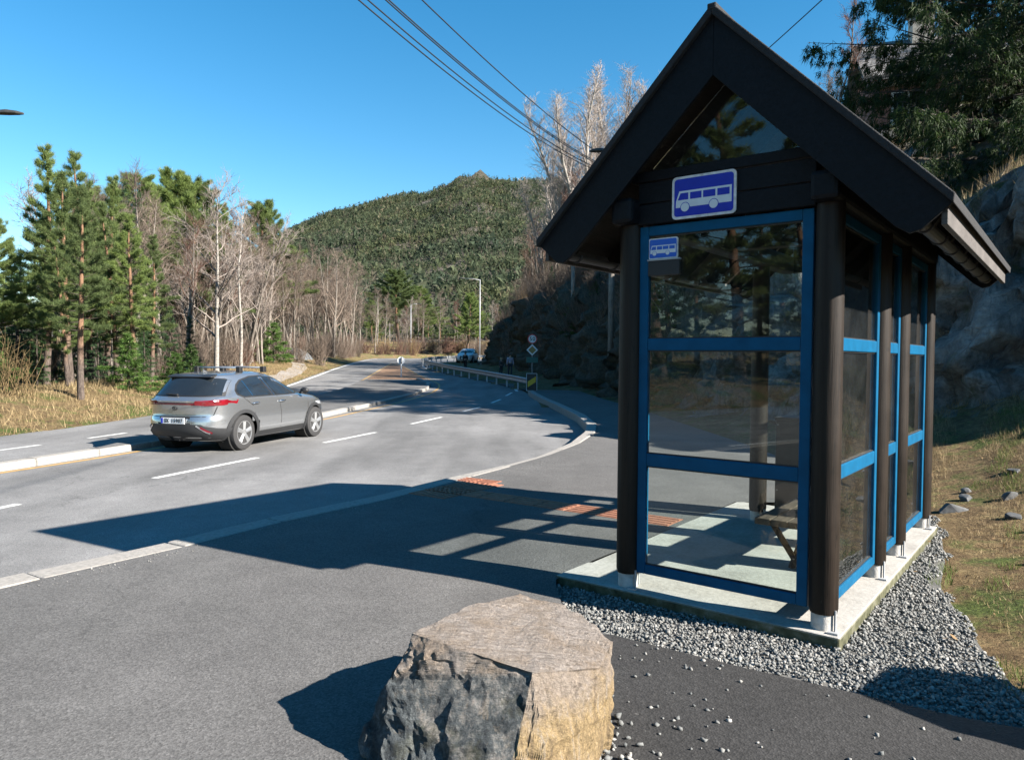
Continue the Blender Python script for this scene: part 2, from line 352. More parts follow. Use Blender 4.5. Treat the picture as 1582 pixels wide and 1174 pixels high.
def rock_face():
    P_ = CLIFF[2:15].astype(float); s_ = np.concatenate([[0], np.cumsum(np.hypot(*(P_[1:] - P_[:-1]).T))])
    L0 = s_[-1]; near_end = 30.0
    ss = np.concatenate([np.arange(0, near_end, .16), np.arange(near_end, L0, .4)])
    x = np.interp(ss, s_, P_[:, 0]); y = np.interp(ss, s_, P_[:, 1])
    for _ in range(12): x[1:-1] = (x[:-2] + 2 * x[1:-1] + x[2:]) / 4; y[1:-1] = (y[:-2] + 2 * y[1:-1] + y[2:]) / 4
    tx, ty = np.gradient(x), np.gradient(y); Ln = np.hypot(tx, ty); nx_, ny_ = ty / Ln, -tx / Ln          # towards the hill
    rows = 30; V = []
    for i in range(len(ss)):
        b = float(ground(np.array([x[i] - nx_[i] * .9]), np.array([y[i] - ny_[i] * .9]))[0]) - .5
        top_ = float(ground(np.array([x[i] + nx_[i] * 1.5]), np.array([y[i] + ny_[i] * 1.5]))[0]) + .25 + .35 * float(wob(np.array([x[i]]), np.array([y[i]]), 4.0)[0])
        for r_ in range(rows + 1):
            f = r_ / rows; lean = -.35 + 1.45 * f ** 1.15 + (.9 * (f - .93) / .07 if f > .93 else 0)
            z = b + (top_ - b) * min(1, f * 1.03)
            q = Vector((x[i], y[i], z)); w = q + mnoise.noise_vector(q * .7) * .55
            blk = (mnoise.cell(Vector((w.x * .75, w.y * .75, w.z * .6))) - .5) * .75 + (mnoise.cell(Vector((w.x * 1.9 + 7, w.y * 1.9, w.z * 1.5))) - .5) * .38 + (mnoise.cell(w * 4.3) - .5) * .14
            d = lean + (blk + mnoise.noise(q * .45) * .5 + mnoise.noise(q * 6) * .05) * (1 - .5 * (f > .97))
            V.append((x[i] + nx_[i] * d, y[i] + ny_[i] * d, z + .08 * (mnoise.cell(w * 2.3) - .5)))
    n = len(ss); i_ = (np.arange(n - 1)[:, None] * (rows + 1) + np.arange(rows)[None, :]).ravel()
    o = obj('rock_face', np_mesh('rock_face', V, np.stack([i_, i_ + 1, i_ + rows + 2, i_ + rows + 1], 1), M['cut_rock']))
    tag(o, 'grey fractured rock face of the road cutting', kind='structure')
rock_face()

# ------------------------------------------------------------------ road, markings
def ribbon(name, pts, width, z_off, mat, parent, step=0.8, zbase=ROAD, closed=False):
    P_ = np.array(pts, float)
    seg = np.hypot(*(P_[1:] - P_[:-1]).T); s_ = np.concatenate([[0], np.cumsum(seg)])
    if len(P_) > 2:
        # smooth
        ss = np.linspace(0, s_[-1], max(3, int(s_[-1] / step) + 1))
        x = np.interp(ss, s_, P_[:, 0]); y = np.interp(ss, s_, P_[:, 1])
        k = max(1, int(1.2 / step))
        for _ in range(2):
            xs = x.copy(); ys = y.copy()
            xs[1:-1] = (x[:-2] + 2 * x[1:-1] + x[2:]) / 4; ys[1:-1] = (y[:-2] + 2 * y[1:-1] + y[2:]) / 4
            x, y = xs, ys
    else:
        ss = np.linspace(0, s_[-1], max(2, int(s_[-1] / step) + 1)); x = np.interp(ss, s_, P_[:, 0]); y = np.interp(ss, s_, P_[:, 1])
    tx = np.gradient(x); ty = np.gradient(y); L = np.hypot(tx, ty); nx_, ny_ = -ty / L, tx / L
    z = zr(y) + zbase + z_off
    V = np.concatenate([np.stack([x + nx_ * width / 2, y + ny_ * width / 2, z], 1), np.stack([x - nx_ * width / 2, y - ny_ * width / 2, z], 1)])
    n = len(x); i = np.arange(n - 1)
    return obj(name, np_mesh(name, V, np.stack([i + n, i + n + 1, i + 1, i], 1), mat), parent)
def sheet(name, ys, x0f, x1f, zf, mat, nxs=8, parent=None):
    rows = []
    for y in ys:
        xs = np.linspace(x0f(y), x1f(y), nxs); rows.append(np.stack([xs, np.full(nxs, y), zf(xs, np.full(nxs, y))], 1))
    V = np.concatenate(rows); n = len(ys)
    i = (np.arange(n - 1)[:, None] * nxs + np.arange(nxs - 1)[None, :]).ravel()
    return obj(name, np_mesh(name, V, np.stack([i, i + 1, i + nxs + 1, i + nxs], 1), mat), parent)
road_ys = np.concatenate([np.arange(-60, 0, 4), np.arange(0, 80, 0.8), np.arange(80, 150, 2)])
road = sheet('road', road_ys, lambda y: xL(y) - 0.25, lambda y: xR(y) + 0.12, lambda x, y: zr(y) + ROAD, M['road'])
tag(road, 'grey asphalt road with two carriageways curving past the stop', kind='structure')
DASH = [((-8.9, -3.2), (-8.15, -0.9)), ((-7.5, 2.0), (-6.85, 4.3)), ((-6.75, 6.6), (-6.06, 9.0)), ((-5.36, 10.98), (-4.61, 13.31)), ((-4.02, 15.7), (-3.33, 17.95)), ((-2.78, 20.29), (-2.17, 22.69)),
        ((-1.66, 25.23), (-1.18, 27.45)), ((-.83, 30.07), (-.5, 32.4)), ((-.28, 34.9), (.0, 37.2)), ((-10.1, -8), (-9.5, -5.6)), ((-11.5, -13), (-10.8, -10.6)), ((-13, -18), (-12.2, -15.5))]
for a, b in DASH: ribbon('lane_dash', [a, b], 0.12, 0.004, M['white_paint'], road)
for a, b in [((-10.3, 12.1), (-9.62, 14.96)), ((-9.37, 16.24), (-9.15, 17.4)), ((-9.0, 20.5), (-9.0, 22.8)), ((-9.3, 26), (-9.5, 28.4))]:
    ribbon('lane_dash', [a, b], 0.11, 0.004, M['white_paint'], road)
ribbon('edge_line', [(-12.0, 36), (-12.36, 40), (-13.4, 50), (-14.6, 60), (-15.9, 73), (-17.2, 86), (-18.4, 100)], 0.17, 0.004, M['white_paint'], road)
ribbon('edge_line', [(.27, 38.0), (.16, 40.2), (-.35, 43.0), (-1.85, 47.5), (-4.5, 54.4), (-7.1, 62), (-8.3, 68)], 0.15, 0.004, M['white_paint'], road)
ribbon('yellow_line', [(-10.6, 4), (-7.93, 11.35), (-7.34, 13.2), (-6.75, 16), (-5.5, 21.56), (-4.74, 28.2), (-4.02, 36), (-3.95, 40), (-4.3, 43.4), (-5.3, 47.5), (-6.8, 53.2), (-10.4, 69), (-12.3, 76)], 0.12, 0.004, M['yellow_paint'], road)
ribbon('yellow_line', [(-8.75, 31), (-8.85, 39.8), (-9.75, 49.6), (-11.65, 68.8), (-12.45, 76)], 0.13, 0.004, M['yellow_paint'], road)
# ------------------------------------------------------------------ traffic island with kerb stones
ISL_B = [(-8.7, 9.6), (-8.26, 11.7), (-7.72, 13.5), (-7.9, 18), (-8.35, 26), (-8.7, 34), (-8.72, 39.8), (-9.2, 45), (-9.62, 49.6)]
ISL_F = [(-8.52, 9.6), (-8.02, 11.5), (-7.52, 13.43), (-7.0, 15.5), (-6.35, 19), (-5.72, 22.3), (-5.25, 27.4), (-4.62, 33.8), (-4.42, 39.0), (-4.75, 43.0), (-5.9, 47.2), (-6.9, 49.6)]
isl_b = np.array(ISL_B); isl_f = np.array(ISL_F)
ys_i = np.arange(9.6, 47.5, 0.6)
isl = sheet('traffic_island', ys_i, lambda y: np.interp(y, isl_b[:, 1], isl_b[:, 0]), lambda y: np.interp(y, isl_f[:, 1], isl_f[:, 0]) - 0.10,
            lambda x, y: zr(y) + ROAD + 0.004 + 0.12 * np.clip((np.interp(y, [9, 13.4, 14.5, 44, 47], [1, 1, 1, 1, 0.02])), 0, 1), M['island'], 6)
tag(isl, 'raised asphalt traffic island between the two carriageways', kind='structure')
sheet('painted_nose', np.arange(47.5, 75.5, 1.0), lambda y: np.interp(y, [44, 50, 69, 76], [-9.1, -9.6, -11.6, -12.4]), lambda y: np.interp(y, [44, 50, 69, 76], [-4.9, -6.0, -10.6, -12.4]),
      lambda x, y: zr(y) + ROAD + 0.003, M['brown_paint'], 5, isl)
def kerb_run(F, B_or_w, length, top, bottom, parent, name='kerb_stone', gap=0.012, zb=0.0, bevel=0.018, seed=1):
    rnd = random.Random(seed)
    P_ = np.array(F, float); W_ = np.array(B_or_w, float)
    s_ = np.concatenate([[0], np.cumsum(np.hypot(*(P_[1:] - P_[:-1]).T))])
    n = max(1, int(round(s_[-1] / length)))
    ss = np.linspace(0, s_[-1], n + 1)
    fine = np.linspace(0, s_[-1], n * 3 + 1)
    x = np.interp(fine, s_, P_[:, 0]); y = np.interp(fine, s_, P_[:, 1]); w = np.interp(fine, s_, W_)
    tops = np.interp(fine, s_, np.broadcast_to(top, len(P_)))
    tx = np.gradient(x); ty = np.gradient(y); L = np.hypot(tx, ty); tx /= L; ty /= L
    for k in range(n):
        idx = range(3 * k, 3 * k + 4); vv = []; ff = []
        dz = rnd.uniform(-.004, .004)
        for j, i in enumerate(idx):
            o_ = gap / 2 if j == 0 else (-gap / 2 if j == 3 else 0)
            px, py = x[i] + tx[i] * o_, y[i] + ty[i] * o_; rx, ry = ty[i], -tx[i]     # to the right = away from the road
            zt = float(zr(py)) + tops[i] + dz; zl = float(zr(py)) + bottom
            vv += [(px, py, zl), (px + rx * 0.015, py + ry * 0.015, zt), (px + rx * w[i], py + ry * w[i], zt), (px + rx * w[i], py + ry * w[i], zl)]
        for j in range(3):
            a = 4 * j; b = a + 4
            ff += [(a, b, b + 1, a + 1), (a + 1, b + 1, b + 2, a + 2), (a + 2, b + 2, b + 3, a + 3)]
        ff += [(0, 1, 2, 3), (15, 14, 13, 12)]
        m = MB(); m.add(vv, ff); m.build(name, M['granite'], parent, bevel=bevel, seg=2)
kerb = empty('kerb'); kerb['kind'] = 'structure'; kerb['label'] = 'pale granite kerb stones along the bus stop edge'
KF = [(-9, -8), (-7.8, -3), (-6, 1.5), (-3.78, 5.39), (-3.09, 6.41), (-2.55, 7.39), (-1.68, 8.63), (-.81, 10.18), (-.29, 10.99), (.43, 12.35), (1.14, 14.37), (1.63, 16.43), (1.86, 18.37), (1.87, 21.27), (1.57, 25.58), (1.08, 31.33), (.76, 35.65)]
KW = [.28, .28, .28, .28, .28, .28, .28, .24, .17, .15, .2, .25, .27, .27, .27, .27, .27]
KT = [.008] * 7 + [.004, .003, .003, .006] + [.03] * 6
kerb_run(KF, KW, 1.12, KT, -0.3, kerb)
ik = empty('island_kerb'); ik['kind'] = 'structure'; ik['label'] = 'pale kerb stones round the traffic island'
kerb_run([(a - 0.0, b) for a, b in ISL_F[:-1]][::-1], [.26] * (len(ISL_F) - 1), 1.3, ROAD + 0.125, -0.4, ik, seed=3, bevel=0.03)

# ------------------------------------------------------------------ pavement (bus stop platform and path)
edge_o = EDGE[np.argsort(EDGE[:, 1])]
def walk_right(y):
    if y < 3.3: return 3.0
    if y < 5.7: return float(np.interp(y, [3.3, 3.45, 3.75, 4.02, 4.4, 4.55, 5.0, 5.5, 5.6, 5.7], [2.55, 2.2, 1.72, 1.3, .76, .56, .36, .33, .40, .5]))
    if y < 8.5: return float(np.interp(y, [5.7, 8.5], [.5, 2.6]))
    return float(np.interp(y, EDGE[5:16, 1], EDGE[5:16, 0])) if y > 9 else 4.4
def walk_z(x, y):
    sl = np.clip((x - (-0.9 + (5.6 - y) * 0.1)) / 1.3, 0, 1) * np.clip((5.9 - y) / 0.6, 0, 1)
    return zr(y) - 0.055 * sl * sl + np.interp(y, [36, 39], [0, -0.165])
def kerb_back(y): return float(xR(y)) + float(np.interp(y, [5, 9, 10.5, 12, 15, 60], [.3, .28, .17, .14, .22, .2]))
wys = np.concatenate([np.arange(-60, 0, 3), np.arange(0, 5.7, 0.12), [5.699, 5.7], np.arange(5.72, 8.5, 0.1), [8.499, 8.5], np.arange(8.6, 37, 0.5), np.arange(37, 71, 1.0)])
pv = sheet('pavement', wys, kerb_back, walk_right, walk_z, M['walk'], 24)
tag(pv, 'asphalt waiting area and footpath beside the kerb', kind='structure')
# darker relaid asphalt on the gravel side of the boulder
def patch_left(y): return float(np.interp(y, [1.2, 2.2, 3.0, 3.6, 4.1, 4.6], [-0.55, -0.35, 0.0, 0.08, 0.2, 0.3]))
pys = np.arange(1.2, 4.52, 0.06)
pt_ = sheet('relaid_asphalt', pys, patch_left, lambda y: max(patch_left(y) + .01, walk_right(y) + 0.0), lambda x, y: walk_z(x, y) + 0.004, M['patch'], 20)
tag(pt_, 'dark coarse asphalt strip in front of the gravel', kind='structure')
# terracotta tactile strip: ribbed tiles one by one
M['terracotta'] = plain('terracotta_tile', (0.27, 0.105, 0.06), 0.85, var=0.22, scale=14, bump=0.2, bscale=90, rand=0.12)
tac = empty('tactile_strip'); tac['kind'] = 'structure'; tac['label'] = 'terracotta ribbed tactile tiles leading to the shelter'
def tactile_tile():
    m = MB(); s_ = 0.145
    m.box(-s_, s_, -s_, s_, -0.03, 0.004)
    for k in range(4):
        y = -0.105 + 0.07 * k; m.box(-s_ + .01, s_ - .01, y - 0.014, y + 0.014, 0.004, 0.009)
    o = m.build('tactile_tile', M['terracotta'], tac); return o
tt0 = tactile_tile(); first = True
def lay(p0, p1, rows, sz_=1.0):
    global first
    a = Vector((*p0, 0)); b = Vector((*p1, 0)); d = (b - a); n = int(d.length / (0.3 * sz_)); d.normalize(); s_ = Vector((d.y, -d.x, 0))
    for k in range(n + 1):
        for r_ in range(rows):
            c = a + d * (0.15 + 0.3 * k) * sz_ + s_ * (0.15 + 0.3 * r_) * sz_
            o = tt0 if first else tt0.copy()
            if not first: link(o, tac)
            first = False
            o.scale = (sz_, sz_, 1); o.location = (c.x, c.y, 0.0); o.rotation_euler = (0, 0, math.atan2(d.y, d.x))
lay((-0.84, 9.44), (1.62, 7.66), 1, 1.35)
lay((-1.27, 8.88), (-0.62, 9.80), 2)
lay((-0.62, 10.12), (-0.12, 9.80), 1)

# ------------------------------------------------------------------ bus shelter
# local axes: x = u (across the gable), y = v (along the shelter, away from the camera), z up; origin = foot of the road-side front post
SH_AZ = math.atan2(-0.6115, 0.7912)
def wood(name, c, rough=0.45, spec=0.4, var=0.5, grain=(60, 2.5, 60)):
    t = NT(name); p = t.coord('Object'); n = t.noise(t.map(p, grain), 1.0, 6, 0.7, 0.4); n2 = t.noise(p, 3.0, 4)
    cc = t.ramp(n.outputs['Fac'], [(0.3, [x * (1 - var) for x in c]), (0.7, [x * (1 + var) for x in c])]).outputs[0]
    cc = t.mix(1.0, cc, t.ramp(n2.outputs['Fac'], [(0.3, .75), (.7, 1.2)]).outputs[0], 'MULTIPLY')
    ck = t.noise(t.map(p, [g * .8 for g in grain]), .6, 3, .5); cc = t.mix(t.ramp(ck.outputs['Fac'], [(.485, 0), (.497, .85), (.509, 0)]).outputs[0], cc, [x * .15 for x in c])
    kn = t.vor(p, 5.0); cc = t.mix(t.ramp(kn.outputs['Distance'], [(.06, .7), (.11, 0)]).outputs[0], cc, [x * .4 for x in c])
    sc_ = t.noise(t.map(p, (18, 18, 7)), 1.0, 5, .7); cc = t.mix(t.ramp(sc_.outputs['Fac'], [(.68, 0), (.76, .35)]).outputs[0], cc, [min(.6, x * 6 + .03) for x in c])
    t.base(cc); t.set(t.math('ADD', t.math('MULTIPLY', n2.outputs['Fac'], .3), rough - .15), 0, spec); t.bump(n.outputs['Fac'], 0.3, 0.012); return t.m
M['wood_post'] = wood('stained_post', (.013, .0085, .0055), 0.55, 0.25, 0.45, (45, 45, 1.6))
M['wood_black'] = wood('black_stained_board', (.0045, .0055, .0075), 0.6, 0.18, 0.45, (40, 3, 40))
M['wood_dark'] = wood('dark_ceiling_board', (.015, .011, .008), 0.75, 0.2, 0.5, (40, 2, 40))
M['wood_grey'] = wood('weathered_fascia', (.085, .077, .072), 0.75, 0.3, 0.25, (2, 60, 60))
M['wood_bench'] = wood('bench_plank', (.07, .053, .04), 0.65, 0.3, 0.4, (50, 2, 50))
M['frame_blue'] = plain('blue_frame_paint', (.003, .068, .145), 0.5, var=0.15, scale=9, spec=0.12)
M['foot_white'] = plain('painted_concrete_foot', (.40, .385, .36), 0.8, var=0.25, scale=18, bump=0.2)
M['bin_dark'] = plain('dark_steel', (.03, .03, .032), .5, .3)
M['roofing'] = plain('roof_felt', (.012, .012, .013), 0.85, var=0.4, scale=25, bump=0.5, bscale=120)
def glass(name, dirt=0.05, tint=(0.93, 0.97, 0.96)):
    t = NT(name); p = t.coord('Object')
    tr = t.node('ShaderNodeBsdfTransparent'); tr.inputs[0].default_value = (*tint, 1)
    gl = t.node('ShaderNodeBsdfGlossy'); gl.inputs['Roughness'].default_value = 0.0
    fr = t.node('ShaderNodeFresnel'); fr.inputs['IOR'].default_value = 1.52
    f2 = t.math('MINIMUM', t.math('MULTIPLY', fr.outputs[0], 1.0), 1.0)
    mx = t.node('ShaderNodeMixShader'); t.l(f2, mx.inputs[0]); t.l(tr.outputs[0], mx.inputs[1]); t.l(gl.outputs[0], mx.inputs[2])
    df = t.node('ShaderNodeBsdfDiffuse'); df.inputs[0].default_value = (.5, .52, .53, 1)
    n = t.noise(p, 2.5, 6, 0.7, 0.8); dm = t.ramp(n.outputs['Fac'], [(0.45, dirt * 0.25), (0.8, dirt)])
    m2 = t.node('ShaderNodeMixShader'); t.l(dm.outputs[0], m2.inputs[0]); t.l(mx.outputs[0], m2.inputs[1]); t.l(df.outputs[0], m2.inputs[2])
    t.l(m2.outputs[0], t.n['Material Output'].inputs['Surface']); t.n.remove(t.b); return t.m
M['glass'] = glass('shelter_glass', 0.018)
SHP = Vector((0.859, 5.335, 0.0))
sh = empty('bus_shelter', SHP, SH_AZ, 'dark timber bus shelter with steep gable roof and blue framed glass walls', 'bus shelter')
SW = 1.36; CXU = SW / 2
def part(name, m, mat, parent=sh, bevel=0.0, **k): return m.build(name, M[mat], parent, bevel=bevel, **k)
# slab
slab = MB().box(-0.55, 1.49, -0.13, 3.64, -0.16, 0.0)
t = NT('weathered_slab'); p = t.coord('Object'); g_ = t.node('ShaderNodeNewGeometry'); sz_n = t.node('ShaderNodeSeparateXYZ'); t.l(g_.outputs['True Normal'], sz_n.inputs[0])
b1 = t.noise(p, 2.2, 7, .7); b2 = t.noise(p, 30, 6, .7); b3 = t.noise(p, 8, 6, .7)
c = t.ramp(b1.outputs['Fac'], [(.3, (.22, .208, .19)), (.5, (.31, .298, .275)), (.7, (.36, .345, .325))]).outputs[0]
c = t.mix(1.0, c, t.ramp(b2.outputs['Fac'], [(.35, .82), (.65, 1.1)]).outputs[0], 'MULTIPLY')
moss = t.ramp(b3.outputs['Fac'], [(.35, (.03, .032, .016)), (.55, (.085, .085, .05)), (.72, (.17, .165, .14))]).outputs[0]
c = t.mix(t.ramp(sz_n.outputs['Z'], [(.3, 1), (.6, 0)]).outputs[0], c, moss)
t.base(c); t.set(.9, 0, .25); t.bump(b2.outputs['Fac'], .35, .012); M['concrete'] = t.m
sl = part('slab', slab, 'concrete', bevel=0.012)
# posts
def post(u, v_, ztop=2.62):
    m = MB(); prof = [(0.080, 0.10), (0.086, 0.13), (0.085, 1.2), (0.083, ztop)]
    m.lathe(prof, 20, Matrix.Translation((u, v_, 0))); o = part('post', m, 'wood_post', smooth=False); smooth_by_angle(o)
    f = MB(); f.lathe([(0.072, 0.0), (0.073, 0.10)], 18, Matrix.Translation((u, v_, 0))); fo = part('foot', f, 'foot_white', o); smooth_by_angle(fo)
    for a in (-0.4, 0.9, 2.4):
        c = Vector((u + 0.085 * math.cos(a), v_ + 0.085 * math.sin(a), 0)); b = MB(); b.lathe([(0.008, 0.0), (0.008, 0.13)], 6, Matrix.Translation(c)); part('bolt', b, 'steel_dull', o)
    b = MB().box(u + .05, u + .11, v_ - .10, v_ - .07, 0.0, 0.012); part('bracket', b, 'steel_dull', o)
    return o
for (a, b) in [(0, 0), (SW, 0), (SW, 1.40), (SW, 2.20), (SW, 3.52), (-0.02, 2.78)]: post(a, b)
# framed glazing: a helper that makes one frame with two rails and three panes
def glazed(axis, a0, a1, c, z0=0.112, z1=2.585, rails=((0.887, 0.978), (1.71, 1.795)), st=0.068, th=0.05):
    """axis 'u': frame spans u a0..a1 at v=c ; axis 'v': spans v at u=c"""
    def bx(m, p0, p1, za, zb, t=th):
        if axis == 'u': m.box(p0, p1, c - t / 2, c + t / 2, za, zb)
        else: m.box(c - t / 2, c + t / 2, p0, p1, za, zb)
    f = MB(); bx(f, a0, a0 + st, z0, z1); bx(f, a1 - st, a1, z0, z1); bx(f, a0 + st, a1 - st, z0, z0 + st); bx(f, a0 + st, a1 - st, z1 - st, z1)
    fo = part('frame', f, 'frame_blue', bevel=0.006)
    for (ra, rb) in rails:
        r_ = MB(); bx(r_, a0 + st, a1 - st, ra, rb, th - 0.006); part('rail', r_, 'frame_blue', fo, bevel=0.006)
    zs = [z0 + st] + [x for r_ in rails for x in r_] + [z1 - st]
    for k in range(0, len(zs), 2):
        g_ = MB(); bx(g_, a0 + st - 0.004, a1 - st + 0.004, zs[k] - 0.004, zs[k + 1] + 0.004, 0.007); part('pane', g_, 'glass', fo)
        for zq in (zs[k], zs[k + 1] - 0.008):
            sl_ = MB(); bx(sl_, a0 + st, a1 - st, zq, zq + 0.008, 0.02); part('seal', sl_, 'black', fo)
glazed('u', 0.078, 1.268, 0.0)
glazed('v', 0.092, 1.31, SW)
glazed('v', 1.492, 2.112, SW)
glazed('v', 2.292, 3.43, SW)
# top plates (round-cornered logs) along both sides, and gable boarding
for uu in (0.0, SW):
    m = MB().box(uu - 0.085, uu + 0.085, -0.17, 3.62, 2.60, 2.78); part('wall_plate', m, 'wood_black' , bevel=0.03)
for k, (za, zb) in enumerate([(2.595, 2.735), (2.742, 2.885)]):
    m = MB().box(0.075, SW - 0.075, -0.055 + 0.004 * k, -0.015, za, zb); part('gable_board', m, 'wood_black', bevel=0.006)
m = MB().box(0.02, SW - 0.02, -0.05, 0.03, 2.895, 2.965); part('gable_sill', m, 'wood_black', bevel=0.006)
for k, (za, zb) in enumerate([(2.60, 2.76), (2.765, 2.93)]):
    m = MB().box(0.075, SW - 0.075, 3.5, 3.55, za, zb); part('gable_board', m, 'wood_black', bevel=0.006)
tri = MB(); tri.prism([(CXU - .53, -0.02, 2.966), (CXU + .53, -0.02, 2.966), (CXU, -0.02, 3.46)], (0, 0, 0), (0, 0.007, 0)); part('gable_pane', tri, 'glass')
tie = MB().box(0.05, SW - 0.05, 1.75, 1.9, 2.64, 2.76); part('tie_beam', tie, 'wood_dark', bevel=0.01)
# roof: half span S, slope 45 degrees
APZ = 3.895; S_ = 1.35; V0, V1 = -0.21, 3.62; SLP = 1.0
def rz_(du, drop=0.0): return APZ - drop - abs(du) * SLP
for sgn in (-1, 1):
    # boarding + covering
    m = MB(); poly = [(CXU, 0, rz_(0, .10)), (CXU + sgn * (S_ - .04), 0, rz_(S_ - .04, .10)), (CXU + sgn * (S_ - .04), 0, rz_(S_ - .04, .06)), (CXU, 0, rz_(0, .06))]
    m.prism(poly, (0, V0 + .03, 0), (0, V1 - .03, 0)); part('roof_boarding', m, 'wood_dark')
    m = MB(); poly = [(CXU, 0, rz_(0, .055)), (CXU + sgn * (S_ + .005), 0, rz_(S_ + .005, .055)), (CXU + sgn * (S_ + .01), 0, rz_(S_ + .01, -.002)), (CXU, 0, rz_(0, -.012))]
    m.prism(poly, (0, V0 - .035, 0), (0, V1 + .035, 0)); part('roof_cover', m, 'roofing', bevel=0.006)
    # rafters
    for vv in np.linspace(0.03, 3.5, 6):
        m = MB(); poly = [(CXU, 0, rz_(0, .28)), (CXU + sgn * (S_ - .12), 0, rz_(S_ - .12, .25)), (CXU + sgn * (S_ - .06), 0, rz_(S_ - .06, .105)), (CXU, 0, rz_(0, .105))]
        m.prism(poly, (0, vv - .03, 0), (0, vv + .03, 0)); part('rafter', m, 'wood_dark')
    # barge boards at both gables
    for vv in (V0, V1 - 0.03):
        a = [(CXU, 0, rz_(0, .43)), (CXU + sgn * 1.07, 0, rz_(1.07, .43)), (CXU + sgn * 1.14, 0, rz_(1.14, .405)), (CXU + sgn * 1.20, 0, rz_(1.20, .33)), (CXU + sgn * 1.30, 0, rz_(1.30, .14)), (CXU + sgn * S_, 0, rz_(S_, .05)), (CXU, 0, rz_(0, .05))]
        off = 0.0015 * (1 if sgn > 0 else 0)
        m = MB(); m.prism(a, (0, vv + off, 0), (0, vv + .032 + off, 0)); part('barge_board', m, 'wood_black', bevel=0.004)
    # fascia along the eave, gutter with brackets below it
    e = 1.305
    m = MB(); m.box(CXU + sgn * e - .016, CXU + sgn * e + .016, V0 + .036, V1 - .036, rz_(e, .205), rz_(e, .06)); part('fascia', m, 'wood_grey', bevel=0.004)
    gx_ = CXU + sgn * (e - .13); gz_ = rz_(e, .155)
    m = MB()
    arc = [(gx_ + .045 * math.cos(a), gz_ + .045 * math.sin(a)) for a in np.linspace(math.pi, 2 * math.pi, 9)]
    arc2 = [(gx_ + .042 * math.cos(a), gz_ + .042 * math.sin(a)) for a in np.linspace(2 * math.pi, math.pi, 9)]
    m.prism([(x, 0, z) for x, z in arc + arc2], (0, V0 + .05, 0), (0, V1 - .05, 0)); gu = part('gutter', m, 'black')
    for vv in np.linspace(V0 + .25, V1 - .25, 7):
        b = MB(); b.tube([(gx_ + .049 * math.cos(a), vv, gz_ + .049 * math.sin(a)) for a in np.linspace(math.pi * 1.0, 2 * math.pi, 8)], 0.008, 6); part('gutter_bracket', b, 'bin_dark', gu)
m = MB().box(CXU - .03, CXU + .03, V0 - .04, V1 + .04, APZ - .03, APZ + .012); part('ridge_cap', m, 'roofing', bevel=0.008)

def in_shelter(o):      # put a top-level thing into the shelter's axes
    o.location = SHP + Matrix.Rotation(SH_AZ, 3, 'Z') @ Vector(o.location); o.rotation_euler.z += SH_AZ; return o
# bench
bn = in_shelter(empty('bench', (0, 0, 0), 0, 'brown plank bench inside the shelter', 'bench'))
for k in range(3):
    part('seat_plank', MB().box(0.60 + .128 * k, 0.72 + .128 * k, 0.92, 3.05, 0.375, 0.425), 'wood_bench', bn, bevel=0.006)
for vv in (1.15, 2.75):
    for (a_, b_, o_) in ((.66, .90, 0), (.92, .80, .06)):
        m = MB(); m.tube([(a_, vv + o_, .36), (b_, vv + o_, .0)], .026, 8); part('leg', m, 'wood_dark', bn)
    part('bearer', MB().box(.61, .97, vv - .03, vv + .03, .335, .375), 'wood_dark', bn)
# litter bin beside the far road-side post
lb = in_shelter(empty('litter_bin', (0, 0, 0), 0, 'dark grey sheet metal litter bin behind the bench end', 'litter bin'))
M['bin_grey'] = plain('bin_grey_paint', (.03, .03, .028), 0.55, var=0.25, scale=7)
part('body', MB().box(.085, .40, 2.98, 3.34, .0, 1.02), 'bin_grey', lb, bevel=0.01)
part('lid', MB().box(.075, .41, 2.97, 3.35, 1.02, 1.06), 'bin_grey', lb, bevel=0.01)
part('opening', MB().box(.13, .36, 2.974, 2.985, .86, .96), 'black', lb)
for (a, b) in [(.11, .98), (.375, .98), (.11, .30), (.375, .30)]:
    m = MB(); m.lathe([(.008, 0), (.008, .008)], 8, Matrix.Translation((a, 2.985, b)) @ Matrix.Rotation(R(90), 4, 'X')); part('rivet', m, 'steel', lb)
M['white_sign'] = plain('white_enamel', (.6, .6, .6), 0.4, var=0.05)
M['green_print'] = plain('green_print', (.02, .32, .14), 0.5, var=0.05)
part('notice', MB().box(.40, .404, 3.0, 3.2, .62, .98), 'white_sign', lb)
part('notice_band', MB().box(.40, .405, 3.0, 3.2, .57, .62), 'green_print', lb)

# bus stop signs
M['sign_blue'] = plain('sign_blue', (.010, .022, .36), 0.35, var=0.08, scale=20)
M['sign_blue_light'] = plain('sign_blue_light', (.02, .11, .50), 0.35, var=0.06, scale=20)
M['sign_white'] = plain('sign_white', (.62, .64, .66), 0.4, var=0.06, scale=15)
M['sign_border'] = plain('sign_border_worn', (.60, .58, .56), 0.5, var=0.25, scale=25)
def rrect(w, h, r_, n=5):
    pts = []
    for cx_, cy_, a0 in ((w - r_, r_, -90), (w - r_, h - r_, 0), (r_, h - r_, 90), (r_, r_, 180)):
        for k in range(n + 1):
            a = R(a0 + 90 * k / n); pts.append((cx_ + r_ * math.cos(a), cy_ + r_ * math.sin(a)))
    return pts
def plate(name, pts, y, th, mat, parent):
    m = MB(); m.prism([(x, y, z) for x, z in pts], (0, 0, 0), (0, -th, 0)); return m.build(name, M[mat], parent)
